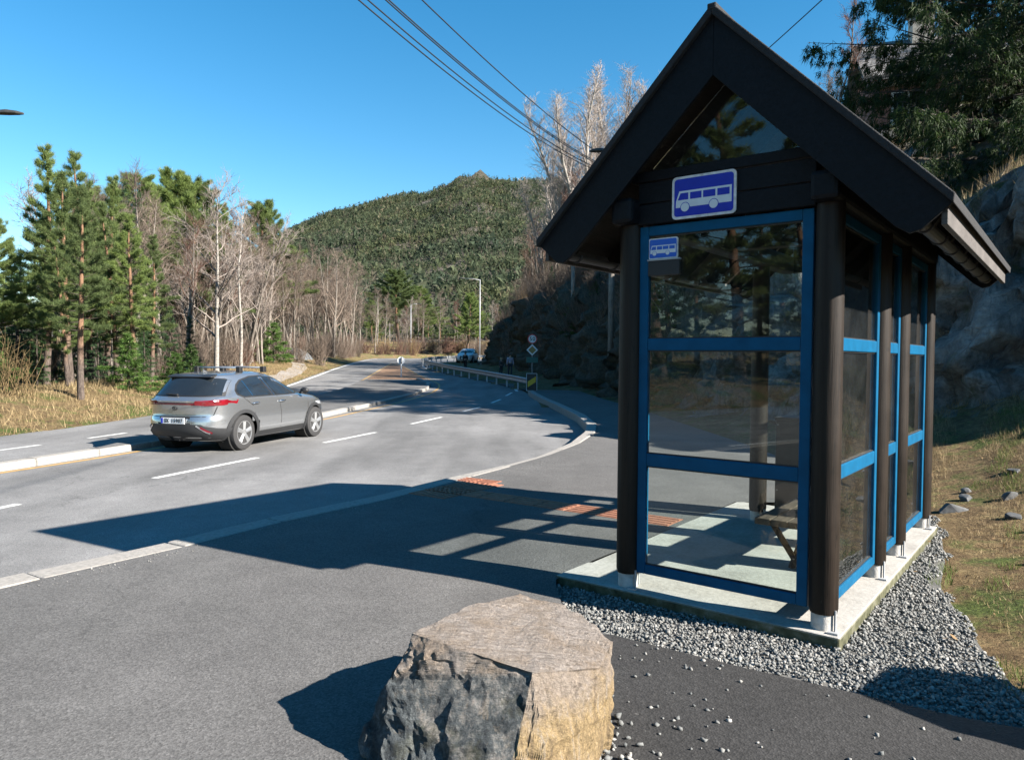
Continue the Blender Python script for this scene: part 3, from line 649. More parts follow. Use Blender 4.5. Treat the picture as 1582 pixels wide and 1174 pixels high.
def bus_sign(loc, w, h, label, blue):
    s_ = in_shelter(empty('bus_stop_sign', loc, 0, label, 'sign'))
    b = plate('plate', rrect(w, h, .03 * w / .45), 0, .012, 'sign_border', s_)
    e = .017 * w / .45
    plate('field', [(x + e, z + e) for x, z in rrect(w - 2 * e, h - 2 * e, .022 * w / .45)], -.012, .0015, blue, s_)
    def q(pts): return [(x * w, z * h) for x, z in pts]
    bus = plate('bus_symbol', q([(.065, .27), (.068, .42), (.12, .655), (.935, .655), (.935, .27)]), -.0135, .0012, 'sign_white', s_)
    for pts in ([(.095, .445), (.14, .605), (.265, .605), (.265, .445)], [(.295, .445), (.295, .605), (.475, .605), (.475, .445)], [(.50, .445), (.50, .605), (.69, .605), (.69, .445)], [(.72, .445), (.72, .605), (.905, .605), (.905, .445)]):
        plate('symbol_window', q(pts), -.0147, .0008, blue, bus)
    for cx_ in (.215, .665):
        plate('symbol_wheel_ring', [(cx_ * w + .076 * w * math.cos(a), .27 * h + .076 * w * math.sin(a)) for a in np.linspace(0, 2 * math.pi, 25)[:-1]], -.0147, .0008, blue, bus)
        plate('symbol_wheel', [(cx_ * w + .066 * w * math.cos(a), .27 * h + .066 * w * math.sin(a)) for a in np.linspace(0, 2 * math.pi, 25)[:-1]], -.0155, .0008, 'sign_white', bus)
    return s_
bus_sign((.342, -.056, 2.602), .449, .286, 'large blue bus stop sign on the gable boards above the glass', 'sign_blue')
bus_sign((.143, -.006, 2.352), .222, .145, 'small blue bus stop sign in the top corner of the glass', 'sign_blue_light')
tb = in_shelter(empty('timetable_holder', (.148, -.004, 2.235), 0, 'black timetable holder hanging under the small blue sign', 'holder'))
part('body', MB().box(0, .235, -.03, -.002, 0, .105), 'black', tb, bevel=.004); part('lip', MB().box(-.004, .239, -.034, .0, .105, .115), 'steel_dull', tb)

# ------------------------------------------------------------------ boulder
def rock_mesh(name, top, bot, mats, seed, sub=4, rough=0.02):
    """convex block of flat facets, chipped and roughened; mats = one material or (top, tan side, dark side)"""
    from mathutils import noise
    bm = bmesh.new(); vs_ = [bm.verts.new(p) for p in top + bot]
    h_ = bmesh.ops.convex_hull(bm, input=vs_)
    loose = [v for v in bm.verts if not v.link_faces]
    if loose: bmesh.ops.delete(bm, geom=loose, context='VERTS')
    bmesh.ops.triangulate(bm, faces=bm.faces); bm.normal_update()
    for _ in range(sub):
        bmesh.ops.subdivide_edges(bm, edges=bm.edges, cuts=1, use_grid_fill=True); bmesh.ops.triangulate(bm, faces=bm.faces)
    bm.normal_update(); off = Vector((seed * 3.1, 1.7, 0)); new = []
    lay0 = bm.verts.layers.float_vector.new('facing')
    for v in bm.verts: v[lay0] = v.normal
    for v in bm.verts:
        n = v.normal; p = v.co; q = p + Vector((noise.noise(p * 7 + off), noise.noise(p * 7 + off * 2), noise.noise(p * 7 - off))) * .05
        c = noise.voronoi(q * 5.5 + off)[0]; chip = noise.cell(q * 6 + off) - .5
        c2 = noise.cell(q * Vector((15, 15, 15)).x + off) - .5
        f = .55 * chip + .30 * c2 + .5 * noise.noise(p * 3 + off) + .28 * noise.noise(p * 17 + off) + .16 * noise.noise(p * 40 + off)
        k = .35 if n.z > .75 else 1.0
        new.append(p + n * rough * f * k)
    for v, p in zip(bm.verts, new): v.co = p
    for _ in range(1): bmesh.ops.smooth_vert(bm, verts=bm.verts, factor=.35, use_axis_x=True, use_axis_y=True, use_axis_z=True)
    me = bpy.data.meshes.new(name); bm.to_mesh(me); bm.free()
    me.materials.append(mats)
    return me
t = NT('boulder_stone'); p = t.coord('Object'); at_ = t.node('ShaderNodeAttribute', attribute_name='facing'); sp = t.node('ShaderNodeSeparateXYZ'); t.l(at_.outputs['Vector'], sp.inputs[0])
n1 = t.noise(p, 13, 10, 0.78, 0.3); n2 = t.noise(p, 70, 8, 0.78); n0 = t.noise(p, 4.5, 8, .7); st = t.noise(t.map(p, (24, 24, 3.0), (R(10), 0, R(20))), 1.0, 9, 0.74, 0.3); ly = t.noise(t.map(p, (9, 55, 80), (R(8), R(10), R(-38))), 1.0, 9, 0.76, 0.5)
vn = t.noise(t.map(p, (11, 11, 6), (0, R(40), 0)), 1.0, 8, .72, 1.0)
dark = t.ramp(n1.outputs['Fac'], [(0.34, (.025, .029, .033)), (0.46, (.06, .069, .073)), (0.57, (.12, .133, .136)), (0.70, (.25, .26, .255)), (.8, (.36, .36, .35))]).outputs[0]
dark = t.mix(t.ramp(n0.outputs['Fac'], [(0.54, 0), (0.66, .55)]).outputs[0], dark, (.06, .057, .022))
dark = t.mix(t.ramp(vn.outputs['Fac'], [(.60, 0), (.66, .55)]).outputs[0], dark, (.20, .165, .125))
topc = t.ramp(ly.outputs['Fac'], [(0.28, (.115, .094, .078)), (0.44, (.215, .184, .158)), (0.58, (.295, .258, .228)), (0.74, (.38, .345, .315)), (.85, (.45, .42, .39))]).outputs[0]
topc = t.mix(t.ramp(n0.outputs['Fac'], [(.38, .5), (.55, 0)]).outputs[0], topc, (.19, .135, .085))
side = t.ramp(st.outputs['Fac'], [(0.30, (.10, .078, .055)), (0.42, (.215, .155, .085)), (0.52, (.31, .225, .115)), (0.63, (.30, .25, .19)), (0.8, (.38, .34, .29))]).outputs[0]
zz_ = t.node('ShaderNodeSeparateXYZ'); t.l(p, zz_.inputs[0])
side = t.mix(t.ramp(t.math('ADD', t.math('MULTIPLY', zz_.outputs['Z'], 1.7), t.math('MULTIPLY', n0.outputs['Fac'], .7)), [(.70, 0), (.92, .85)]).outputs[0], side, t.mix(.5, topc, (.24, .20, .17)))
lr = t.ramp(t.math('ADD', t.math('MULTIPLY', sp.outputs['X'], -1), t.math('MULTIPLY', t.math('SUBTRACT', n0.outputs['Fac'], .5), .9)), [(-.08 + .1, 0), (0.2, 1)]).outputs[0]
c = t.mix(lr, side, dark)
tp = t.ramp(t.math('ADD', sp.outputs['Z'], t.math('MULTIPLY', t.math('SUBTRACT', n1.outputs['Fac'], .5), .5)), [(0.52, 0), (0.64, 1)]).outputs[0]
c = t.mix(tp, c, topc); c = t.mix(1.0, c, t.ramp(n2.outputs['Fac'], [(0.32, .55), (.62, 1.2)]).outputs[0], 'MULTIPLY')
t.base(c); t.set(0.85, 0, 0.3); t.bump(t.math('ADD', t.math('MULTIPLY', n2.outputs['Fac'], .7), t.math('ADD', t.math('MULTIPLY', ly.outputs['Fac'], .7), n1.outputs['Fac'])), 0.9, 0.03); M['boulder'] = t.m
top = [(-.43, 3.15, .46), (-.20, 3.50, .462), (.05, 3.70, .45), (.27, 3.62, .43), (.465, 3.27, .385), (.39, 3.04, .365), (.09, 2.86, .42), (-.24, 3.02, .455)]
bot = [(.15, 2.72, .12), (.44, 3.08, .05), (-.50, 3.02, .33), (-.62, 3.08, -.12), (-.62, 3.0, .06), (-.52, 2.78, -.12), (-.05, 2.55, -.12), (.12, 2.60, -.12), (.42, 3.15, -.12), (.40, 3.48, -.12), (.15, 3.80, -.12), (-.3, 3.62, -.12)]
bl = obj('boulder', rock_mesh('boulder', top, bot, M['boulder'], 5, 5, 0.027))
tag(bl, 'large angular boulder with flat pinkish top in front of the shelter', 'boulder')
bl2 = obj('boulder', rock_mesh('boulder', [(3.35, 3.0, 1.0), (3.7, 3.4, .95), (4.2, 3.2, .9), (4.1, 2.7, .95), (3.6, 2.6, 1.0)], [(3.0, 3.0, -.2), (3.3, 3.5, -.2), (4.3, 3.6, -.2), (4.6, 2.9, -.2), (4.2, 2.3, -.2), (3.3, 2.3, -.2)], M['boulder'], 9, 4, .03))
tag(bl2, 'boulder beside the gravel whose shadow falls towards the slab corner', 'boulder')

# ------------------------------------------------------------------ gravel, stones
ICO_V = None
def ico():
    global ICO_V
    bm = bmesh.new(); bmesh.ops.create_icosphere(bm, subdivisions=1, radius=1.0)
    V = np.array([v.co[:] for v in bm.verts]); F = np.array([[v.index for v in f.verts] for f in bm.faces]); bm.free(); return V, F
IV, IF = ico()
def stones(name, pts, sizes, mat, seed, flat=0.7):
    rs = np.random.RandomState(seed); n = len(pts)
    V = np.repeat(IV[None], n, 0) * (1 + rs.uniform(-.42, .42, (n, len(IV), 1)))
    V *= (np.stack([rs.uniform(.7, 1.3, n), rs.uniform(.6, 1.1, n), rs.uniform(.45, .9, n) * flat / .7], 1)[:, None, :])
    a = rs.uniform(0, 6.28, n); b = rs.uniform(-.6, .6, n)
    ca, sa, cb, sb = np.cos(a)[:, None], np.sin(a)[:, None], np.cos(b)[:, None], np.sin(b)[:, None]
    x, y, z = V[..., 0], V[..., 1], V[..., 2]
    x, z = x * cb - z * sb, x * sb + z * cb
    x, y = x * ca - y * sa, x * sa + y * ca
    V = np.stack([x, y, z], -1) * np.asarray(sizes)[:, None, None] + np.asarray(pts)[:, None, :]
    F = (IF[None] + (np.arange(n) * len(IV))[:, None, None]).reshape(-1, 3)
    return np_mesh(name, V.reshape(-1, 3), F, mat)
t = NT('gravel_stone'); p = t.coord('Position'); g_ = t.node('ShaderNodeNewGeometry')
cc = t.ramp(g_.outputs['Random Per Island'], [(0, (.09, .095, .094)), (.3, (.13, .134, .131)), (.6, (.165, .166, .158)), (.85, (.20, .196, .184)), (1, (.29, .283, .265))]).outputs[0]
cc = t.mix(1.0, cc, t.ramp(t.noise(p, 90, 4, .7).outputs['Fac'], [(.3, .7), (.7, 1.2)]).outputs[0], 'MULTIPLY')
t.base(cc); t.set(.85, 0, .3); M['gravel'] = t.m
def in_poly(px, py, poly):
    c = np.zeros(len(px), bool); j = len(poly) - 1
    for i in range(len(poly)):
        xi, yi = poly[i]; xj, yj = poly[j]
        c ^= ((yi > py) != (yj > py)) & (px < (xj - xi) * (py - yi) / (yj - yi + 1e-12) + xi); j = i
    return c
GP = [(.20, 5.68), (.30, 5.0), (.42, 4.56), (.72, 4.36), (1.3, 4.03), (1.72, 3.76), (1.99, 3.55), (2.45, 3.38), (2.75, 3.4), (2.72, 3.9), (2.85, 4.4), (3.05, 4.95), (3.3, 5.6), (3.75, 6.3), (4.35, 7.3), (4.6, 8.0), (4.3, 8.35), (3.9, 8.2)]
def shelter_uv(x, y):
    dx, dy = x - SHP.x, y - SHP.y; cu, su = math.cos(SH_AZ), math.sin(SH_AZ)
    return dx * cu + dy * su, -dx * su + dy * cu
rs = np.random.RandomState(11)
N = 95000; px = rs.uniform(.2, 4.7, N); py = rs.uniform(3.3, 8.5, N)
jx = px + .06 * wob(px, py, .5); jy = py + .06 * wob(px + 9, py, .4)
uu_, vv_ = shelter_uv(px, py)
ok = in_poly(jx, jy, GP) & ~((uu_ > -.53) & (uu_ < 1.475) & (vv_ > -.115) & (vv_ < 3.6))
ed = np.hypot(px - 2.9, py - 4.6)
px, py = px[ok], py[ok]
sz = rs.uniform(.0050, .0125, len(px)) * rs.choice([1, 1, 1, 1.4], len(px))
gzv = np.where(signed_dist(EDGE, px, py) > 0, np.maximum(ground(px, py), -.11), -.115)
pz = np.maximum(gzv, -.105) + rs.uniform(.0, .026, len(px)) + .018
# gravel lies on a bed raised towards the asphalt
P3 = [np.stack([px, py, pz], 1)]; S3 = [sz]
# strays on the dark asphalt, a heap at the boulder's foot
ax = rs.uniform(.35, 2.3, 260); ay = rs.uniform(2.4, 4.4, 260); k = (ax < np.interp(ay, [2.4, 3.4, 4.4], [2.6, 2.0, .9])) & (rs.uniform(0, 1, 260) < np.exp(-((ax - .7) / .6) ** 2) + .12)
P3.append(np.stack([ax[k], ay[k], walk_z(ax[k], ay[k]) + .008], 1)); S3.append(rs.uniform(.005, .016, k.sum()))
ax = rs.normal(.36, .09, 300); ay = rs.normal(2.98, .22, 300)
P3.append(np.stack([ax, ay, -.045 + rs.uniform(0, .03, 300)], 1)); S3.append(rs.uniform(.008, .02, 300))
gr = obj('gravel', stones('gravel', np.concatenate(P3), np.concatenate(S3), M['gravel'], 4))
tag(gr, 'grey crushed stone gravel round the shelter slab', 'gravel', kind='stuff')
# gravel bed underneath so that no gap shows
bed = sheet('gravel_bed', np.arange(3.3, 8.5, .15), lambda y: float(np.interp(y, [3.3, 3.55, 3.76, 4.03, 4.4, 4.56, 5, 5.66, 8.5], [2.55, 2.0, 1.75, 1.33, .76, .48, .34, .24, 3.6])), lambda y: float(np.interp(y, [3.3, 3.9, 4.4, 5.6, 6.3, 7.3, 8.5], [2.7, 2.7, 2.85, 3.3, 3.75, 4.3, 4.5])),
            lambda x, y: np.full(np.shape(x), -.082), plain('gravel_fines', (.085, .083, .078), .95, var=.4, scale=60, space='Position'), 6)
tag(bed, 'fine grit under the gravel', kind='structure')
t = NT('field_stone'); p = t.coord('Position')
t.base(t.ramp(t.noise(p, 9, 6, .7).outputs['Fac'], [(.3, (.03, .033, .036)), (.55, (.085, .088, .09)), (.75, (.18, .18, .175))]).outputs[0]); t.set(.85); M['field_stone'] = t.m
RK = [(4.9, 8.1, .13), (5.35, 8.6, .09), (4.75, 8.5, .10), (5.6, 8.2, .11), (5.15, 7.5, .08), (6.0, 8.3, .10), (5.0, 9.3, .14), (4.8, 9.8, .12), (5.3, 9.5, .09), (5.6, 9.0, .07), (4.7, 9.0, .11), (6.3, 9.2, .08), (5.0, 7.0, .07), (4.35, 5.95, .085), (5.7, 7.6, .06)]
for k, (x, y, r_) in enumerate(RK):
    rk = np.random.RandomState(300 + k); pts = rk.normal(0, 1, (14, 3)); pts /= np.linalg.norm(pts, axis=1)[:, None]; pts *= r_ * rk.uniform(.75, 1.15, (14, 1)) * np.array([1.25, .9, .7])
    me = rock_mesh('rock', [tuple(q) for q in pts], [], M['field_stone'], k, 2, r_ * .06)
    o = obj('rock', me, None, (x, y, gz(x, y) + r_ * .18)); o.rotation_euler = (0, 0, k * 1.3)
    tag(o, 'grey stone lying beside the drying grass near the gravel edge' if y < 6.5 else 'fist sized grey rock scattered on the dry grass slope', 'rock', 'rocks scattered on the grass slope')


def characters(text, size, pitch, mat, parent, origin, rot, name='character', scale_x=1.0):
    """each character a flat mesh of its own"""
    n = len(text); Mx = Matrix.Translation(origin) @ rot
    for i, ch in enumerate(text):
        if ch == ' ': continue
        cu = bpy.data.curves.new(name, 'FONT'); cu.body = ch; cu.size = size; cu.align_x = 'CENTER'; cu.align_y = 'CENTER'; cu.extrude = .001; cu.offset = size * .02
        tmp = bpy.data.objects.new('tmp', cu); col.objects.link(tmp); dg = bpy.context.evaluated_depsgraph_get()
        me = bpy.data.meshes.new_from_object(tmp.evaluated_get(dg)); bpy.data.objects.remove(tmp)
        me.transform(Mx @ Matrix.Translation(((i - (n - 1) / 2) * pitch, 0, 0)) @ Matrix.Diagonal((scale_x, 1, 1, 1))); me.materials.clear(); me.materials.append(mat); obj(name, me, parent)
# ------------------------------------------------------------------ cars (local axes: x forward, y to the left)
def car_paint(name, c):
    t = NT(name); p = t.coord('Object'); n = t.noise(p, 400, 2, .6)
    t.base(t.mix(.25, c, t.ramp(n.outputs['Fac'], [(.35, [x * .7 for x in c]), (.65, [min(1, x * 1.25) for x in c])]).outputs[0])); t.set(.24, .85, .5, 1.0); t.b.inputs['Coat Roughness'].default_value = .04; return t.m
M['cladding'] = plain('grey_cladding', (.018, .019, .021), .6, var=.15, scale=30)
M['car_glass'] = plain('tinted_glass', (.012, .015, .018), .03, var=.1, spec=.8)
M['chrome'] = plain('chrome', (.75, .76, .78), .12, 1.0, .03)
M['tail_red'] = plain('tail_light_red', (.13, .004, .008), .15, var=.3, coat=.8, spec=.6)
M['tail_dark'] = plain('tail_light_dark_red', (.10, .004, .010), .15, coat=.8)
M['tyre'] = plain('tyre_rubber', (.022, .022, .023), .8, var=.2, scale=40, bump=.2, bscale=120)
M['alloy'] = plain('alloy_rim', (.45, .46, .47), .28, .75, .05)
M['under'] = plain('underbody', (.008, .008, .008), .9)
M['lamp_clear'] = plain('head_lamp_clear', (.55, .57, .6), .08, .3, .1, coat=1)
M['seat_cloth'] = plain('pale_seat', (.30, .29, .27), .9)
ZS = [.22, .30, .40, .52, .62, .72, .84, .93, .99, 1.03, 1.08, 1.20, 1.32, 1.40, 1.455, 1.495, 1.52, 1.535]
XR = [-2.02, -2.17, -2.235, -2.245, -2.235, -2.20, -2.20, -2.205, -2.215, -2.16, -2.09, -1.99, -1.88, -1.80, -1.76, -1.50, -1.15, -.75]
XF = [2.05, 2.17, 2.23, 2.245, 2.23, 2.19, 2.06, 1.80, 1.40, 1.12, 1.00, .72, .45, .25, .08, -.10, -.28, -.45]
HW = [.82, .875, .905, .918, .92, .918, .908, .892, .878, .862, .838, .775, .712, .665, .625, .565, .47, .32]
def cpar(z): return np.interp(z, ZS, XR), np.interp(z, ZS, XF), np.interp(z, ZS, HW)
NE = 5.0
def car_y(x, z):
    xr, xf, hw = cpar(z); c = (xr + xf) / 2; a = (xf - xr) / 2
    q = np.clip(np.abs((np.asarray(x) - c) / a), 0, .9999); n = np.where(np.asarray(x) < c, 5.5, 4.0 if z > .8 else 3.4)
    return hw * (1 - q ** n) ** (1 / 3.2)
def car_xr(y, z):
    xr, xf, hw = cpar(z); c = (xr + xf) / 2; a = (xf - xr) / 2
    q = np.clip(np.abs(np.asarray(y)) / hw, 0, .9999); return c - a * (1 - q ** 3.2) ** (1 / 5.5)
def car_xf(y, z):
    xr, xf, hw = cpar(z); c = (xr + xf) / 2; a = (xf - xr) / 2; n = 4.0 if z > .8 else 3.4
    q = np.clip(np.abs(np.asarray(y)) / hw, 0, .9999); return c + a * (1 - q ** 3.2) ** (1 / n)
AX = (-1.33, 1.31); WR = .345
def densify(poly, step=.06):
    out = []
    for i, a in enumerate(poly):
        b = poly[(i + 1) % len(poly)]; n = max(1, int(math.dist(a, b) / step))
        for k in range(n): out.append((a[0] + (b[0] - a[0]) * k / n, a[1] + (b[1] - a[1]) * k / n))
    return out
def patch(name, poly, mapf, mat, parent, off=.004, step=.06, th=.012):
    """fill a 2-D polygon with a grid-ish triangulation, then map it onto the body"""
    bm = bmesh.new(); pts = densify(poly, step); vv = [bm.verts.new((x, y, 0)) for x, y in pts]
    f = bm.faces.new(vv); bmesh.ops.triangulate(bm, faces=[f])
    for _ in range(1):
        long_e = [e for e in bm.edges if e.calc_length() > step * 1.6]
        if long_e: bmesh.ops.subdivide_edges(bm, edges=long_e, cuts=2); bmesh.ops.triangulate(bm, faces=bm.faces)
    for v in bm.verts: v.co = mapf(v.co.x, v.co.y, off)
    bm.normal_update()
    me = bpy.data.meshes.new(name); bm.to_mesh(me); bm.free(); me.materials.append(mat)
    for p_ in me.polygons: p_.use_smooth = True
    o = obj(name, me, parent); return o
def side_map(sgn):
    return lambda x, z, off: Vector((x, sgn * (float(car_y(x, z)) + off), z))
def rear_map(y, z, off): return Vector((float(car_xr(y, z)) - off, y, z))
def front_map(y, z, off): return Vector((float(car_xf(y, z)) + off, y, z))
def strip_poly(pts, w):
    """thin polygon along a 2-D polyline"""
    P_ = [Vector((a, b)) for a, b in pts]; L_ = []; R_ = []
    for i, p_ in enumerate(P_):
        d = (P_[min(i + 1, len(P_) - 1)] - P_[max(0, i - 1)]).normalized(); n = Vector((-d.y, d.x)); L_.append(tuple(p_ + n * w / 2)); R_.append(tuple(p_ - n * w / 2))
    return L_ + R_[::-1]
def make_car(name, paint, label, full=True, plate_text=None):
    c = empty(name, (0, 0, 0), 0, label, 'car')
    nz = []; 
    for a, b in zip(ZS[:-1], ZS[1:]): nz += list(np.linspace(a, b, 4)[:-1])
    nz.append(ZS[-1]); na = 88
    V = []; 
    for z in nz:
        xr, xf, hw = cpar(z); cx_ = (xr + xf) / 2; a = (xf - xr) / 2
        for k in range(na):
            th = 2 * math.pi * k / na; ct, st_ = math.cos(th), math.sin(th)
            n = 5.5 if ct < 0 else (4.0 if z > .8 else 3.4)
            V.append((cx_ + a * math.copysign(abs(ct) ** (2 / n), ct), hw * math.copysign(abs(st_) ** (2 / 3.2), st_), z))
    F = []
    for i in range(len(nz) - 1):
        for k in range(na):
            k2 = (k + 1) % na; q = (i * na + k, i * na + k2, (i + 1) * na + k2, (i + 1) * na + k)
            cx_ = sum(V[j][0] for j in q) / 4; cz = sum(V[j][2] for j in q) / 4; cy_ = sum(V[j][1] for j in q) / 4
            if abs(cy_) > .5 and any(math.hypot(cx_ - ax, cz - WR) < .40 for ax in AX): continue
            F.append(q)
    F.append(tuple((len(nz) - 1) * na + k for k in range(na)))
    m = MB(); m.add(V, F); body = m.build('body', paint, c, smooth=True); smooth_by_angle(body, 50)
    m = MB().box(-1.7, 1.7, -.68, .68, .17, .24); m.build('underbody', M['under'], c, bevel=.02)
    # wheel wells and wheels
    for ax in AX:
        for s_ in (-1, 1):
            w = MB(); w.lathe([(.39, 0), (.39, .26)], 24, Matrix.Translation((ax, s_ * .80, WR)) @ Matrix.Rotation(R(90 * s_), 4, 'X')); w.build('wheel_well', M['under'], c)
            wh = MB(); Mw = Matrix.Translation((ax, s_ * .79, WR)) @ Matrix.Rotation(R(-90 * s_), 4, 'X')
            wh.lathe([(.22, -.11), (.30, -.11), (.335, -.095), (.345, -.06), (.345, .06), (.335, .095), (.30, .108), (.235, .108), (.228, .09)], 36, Mw)
            tyre = wh.build('wheel', M['tyre'], c); smooth_by_angle(tyre, 35)
            r_ = MB(); r_.lathe([(.228, .02), (.236, .105), (.222, .105), (.212, .07), (.20, .035)], 36, Mw)
            for k in range(5):
                a = 2 * math.pi * k / 5 + .3
                for da in (-.13, .13):
                    p0 = Mw @ Vector((.05 * math.cos(a + da * 2), .05 * math.sin(a + da * 2), .085)); p1 = Mw @ Vector((.215 * math.cos(a + da), .215 * math.sin(a + da), .092)); r_.tube([p0, p1], [.026, .022], 6)
                p0 = Mw @ Vector((.05 * math.cos(a), .05 * math.sin(a), .084)); p1 = Mw @ Vector((.21 * math.cos(a), .21 * math.sin(a), .088)); r_.tube([p0, p1], [.03, .03], 6)
            r_.lathe([(.06, .06), (.06, .10), (.045, .104)], 16, Mw)
            ro = r_.build('rim', M['alloy'], tyre); smooth_by_angle(ro, 35)
            d_ = MB(); d_.lathe([(.20, .02), (.20, .03)], 24, Mw); d_.build('brake_disc', M['under'], tyre)
    # side panels, both sides
    for s_ in (-1, 1):
        sm = side_map(s_)
        for ax in AX:   # arch cladding
            arc = [(ax + .385 * math.cos(a), WR + .385 * math.sin(a)) for a in np.linspace(R(-18), R(198), 22)]
            arc2 = [(ax + .47 * math.cos(a), WR + .455 * math.sin(a)) for a in np.linspace(R(198), R(-18), 22)]
            patch('arch_cladding', arc + arc2, sm, M['cladding'], body, .014, .08)
        patch('sill', [(-.90, .235), (.88, .235), (.88, .35), (-.90, .33)], sm, M['cladding'], body, .012, .12)
        gl = [('window', [(-1.42, 1.10), (-1.44, 1.16), (-1.36, 1.26), (-1.22, 1.345), (-1.17, 1.36), (-1.02, 1.055), (-1.25, 1.05)]),
              ('window', [(-1.15, 1.36), (-.86, 1.415), (-.60, 1.43), (-.36, 1.045), (-1.0, 1.052)]),
              ('window', [(-.47, 1.43), (-.15, 1.415), (.15, 1.36), (.50, 1.23), (.78, 1.09), (.80, 1.055), (.25, 1.045), (-.24, 1.045)])]
        trim = [(-1.46, 1.08), (-1.475, 1.17), (-1.38, 1.29), (-1.22, 1.375), (-.86, 1.44), (-.45, 1.452), (-.10, 1.43), (.2, 1.37), (.55, 1.235), (.88, 1.06), (.86, 1.03), (.2, 1.022), (-1.3, 1.028)]
        patch('window_surround', trim, sm, M['black'], body, .004, .1)
        for nm, pl in gl: patch(nm, pl, sm, M['car_glass'], body, .008, .1)
        patch('pillar_trim', strip_poly([(-.53, 1.435), (-.29, 1.04)], .02), sm, M['chrome'], body, .011, .1)
        patch('quarter_trim', strip_poly([(-1.16, 1.36), (-1.01, 1.05)], .014), sm, M['chrome'], body, .011, .1)
        M_gap = M['under']
        for pl in ([(-.20, 1.02), (-.14, .90), (-.10, .60), (-.10, .36)], [(.90, 1.0), (.99, .88), (1.0, .60), (.94, .37)], [(-1.30, 1.02), (-1.05, .86)], [(-1.02, .72), (-.93, .40)]):
            patch('door_gap', strip_poly(pl, .011), sm, M_gap, body, .003, .1)
        for hx in (-.98, -.06):
            h = MB(); y0 = s_ * (float(car_y(hx, .90)) + .028); h.tube([(hx - .11, s_ * float(car_y(hx, .9)), .90), (hx - .085, y0, .905), (hx, y0 + s_ * .006, .907), (hx + .085, y0, .905), (hx + .11, s_ * float(car_y(hx, .9)), .90)], [.012, .015, .017, .015, .012], 8)
            h.build('door_handle', M['chrome'], body, smooth=True)
        mr = MB(); ym = s_ * .97
        mr.lathe([(.0, -.05), (.062, -.05), (.08, -.02), (.08, .03), (.06, .07), (.03, .10), (.0, .105)], 14, Matrix.Translation((.70, ym, 1.09)) @ Matrix.Rotation(R(90), 4, 'Y') @ Matrix.Diagonal((.85, 1.2, .8, 1)))
        mr.tube([(.72, s_ * .84, 1.04), (.72, ym, 1.07)], [.03, .025], 8); mo = mr.build('mirror', M['black'], body, smooth=True)
        # roof bars' feet belong to the bars; rails along the roof
        patch('tail_light', [(.44 * s_, .915), (.60 * s_, .90), (.80 * s_, .905), (.868 * s_, .93), (.862 * s_, 1.0), (.80 * s_, 1.015), (.62 * s_, .985), (.44 * s_, .955)], rear_map, M['tail_red'], body, .034, .05)
        patch('tail_light_corner', [(-2.19, .905), (-2.06, .915), (-1.93, .985), (-1.86, 1.015), (-2.0, 1.01), (-2.18, .995)], sm, M['tail_red'], body, .03, .04)
        patch('reflector', strip_poly([(.55 * s_, .50), (.70 * s_, .385)], .035), rear_map, M['tail_dark'], body, .034, .06)
        patch('bumper_trim', strip_poly([(.48 * s_, .535), (.67 * s_, .375)], .03), rear_map, M['chrome'], body, .032, .06)
        patch('bumper_side_cladding', [(-2.2, .24), (-1.78, .24), (-1.74, .40), (-1.9, .46), (-2.2, .53)], sm, M['cladding'], body, .022, .05)
        patch('head_light', [(.42 * s_, .74), (.62 * s_, .70), (.86 * s_, .76), (.85 * s_, .82), (.62 * s_, .80), (.42 * s_, .78)], front_map, M['lamp_clear'], body, .012, .08)
    patch('tail_light_bar', [(-.46, .915), (.46, .915), (.46, .95), (-.46, .95)], rear_map, M['tail_dark'], body, .026, .06)
    rg = patch('rear_window', [(-.74, 1.09), (.74, 1.09), (.645, 1.38), (.56, 1.405), (-.56, 1.405), (-.645, 1.38)], rear_map, M['car_glass'], body, .013, .05)
    patch('rear_window_edge', [(-.775, 1.07), (.775, 1.07), (.655, 1.41), (-.655, 1.41)], rear_map, M['black'], body, .007, .05)
    sp_ = MB(); sp_.prism([(-1.60, 0, 1.485), (-1.80, 0, 1.445), (-1.82, 0, 1.425), (-1.70, 0, 1.405)], (0, -.50, 0), (0, .50, 0)); sp_.build('spoiler', M['black'], body, bevel=.012)
    wp = MB(); wp.tube([(-2.10, .02, 1.10), (-2.10, .28, 1.115)], [.022, .008], 8); wp.build('rear_wiper', M['black'], body)
    patch('rear_bumper', [(-.84, .235), (.84, .235), (.86, .46), (.62, .50), (.55, .555), (-.55, .555), (-.62, .50), (-.86, .46)], rear_map, M['cladding'], body, .024, .05)
    patch('tailgate_gap', strip_poly([(-.74, .88), (-.70, .72), (-.58, .695), (.58, .695), (.70, .72), (.74, .88)], .012), rear_map, M['under'], body, .003, .1)
    patch('plate_recess', [(-.36, .555), (.36, .555), (.33, .69), (-.33, .69)], rear_map, M['cladding'], body, .004, .1)
    xr_ = float(car_xr(0, .62)) - .028
    pb = MB().box(xr_, xr_ + .02, -.26, .26, .565, .675); pl_ = pb.build('number_plate', M['sign_white'], body)
    pe = MB().box(xr_ - .002, xr_ + .01, .215, .258, .57, .67); pe.build('plate_band', M['sign_blue'], pl_)
    if plate_text:
        characters(plate_text, .10, .052, M['black'], pl_, (xr_ - .003, -.02, .62), Matrix.Rotation(R(-90), 4, 'Z') @ Matrix.Rotation(R(90), 4, 'X'), scale_x=.85)
    em = MB(); xe = float(car_xr(0, .85)) - .008
    em.tube([(xe, .05 * math.cos(a), .85 + .036 * math.sin(a)) for a in np.linspace(0, 2 * math.pi, 21)], .006, 6, caps=False)
    em.tube([(xe, .018, .878), (xe, .006, .84), (xe, -.028, .838)], .006, 6); em.build('emblem', M['cladding'], body)
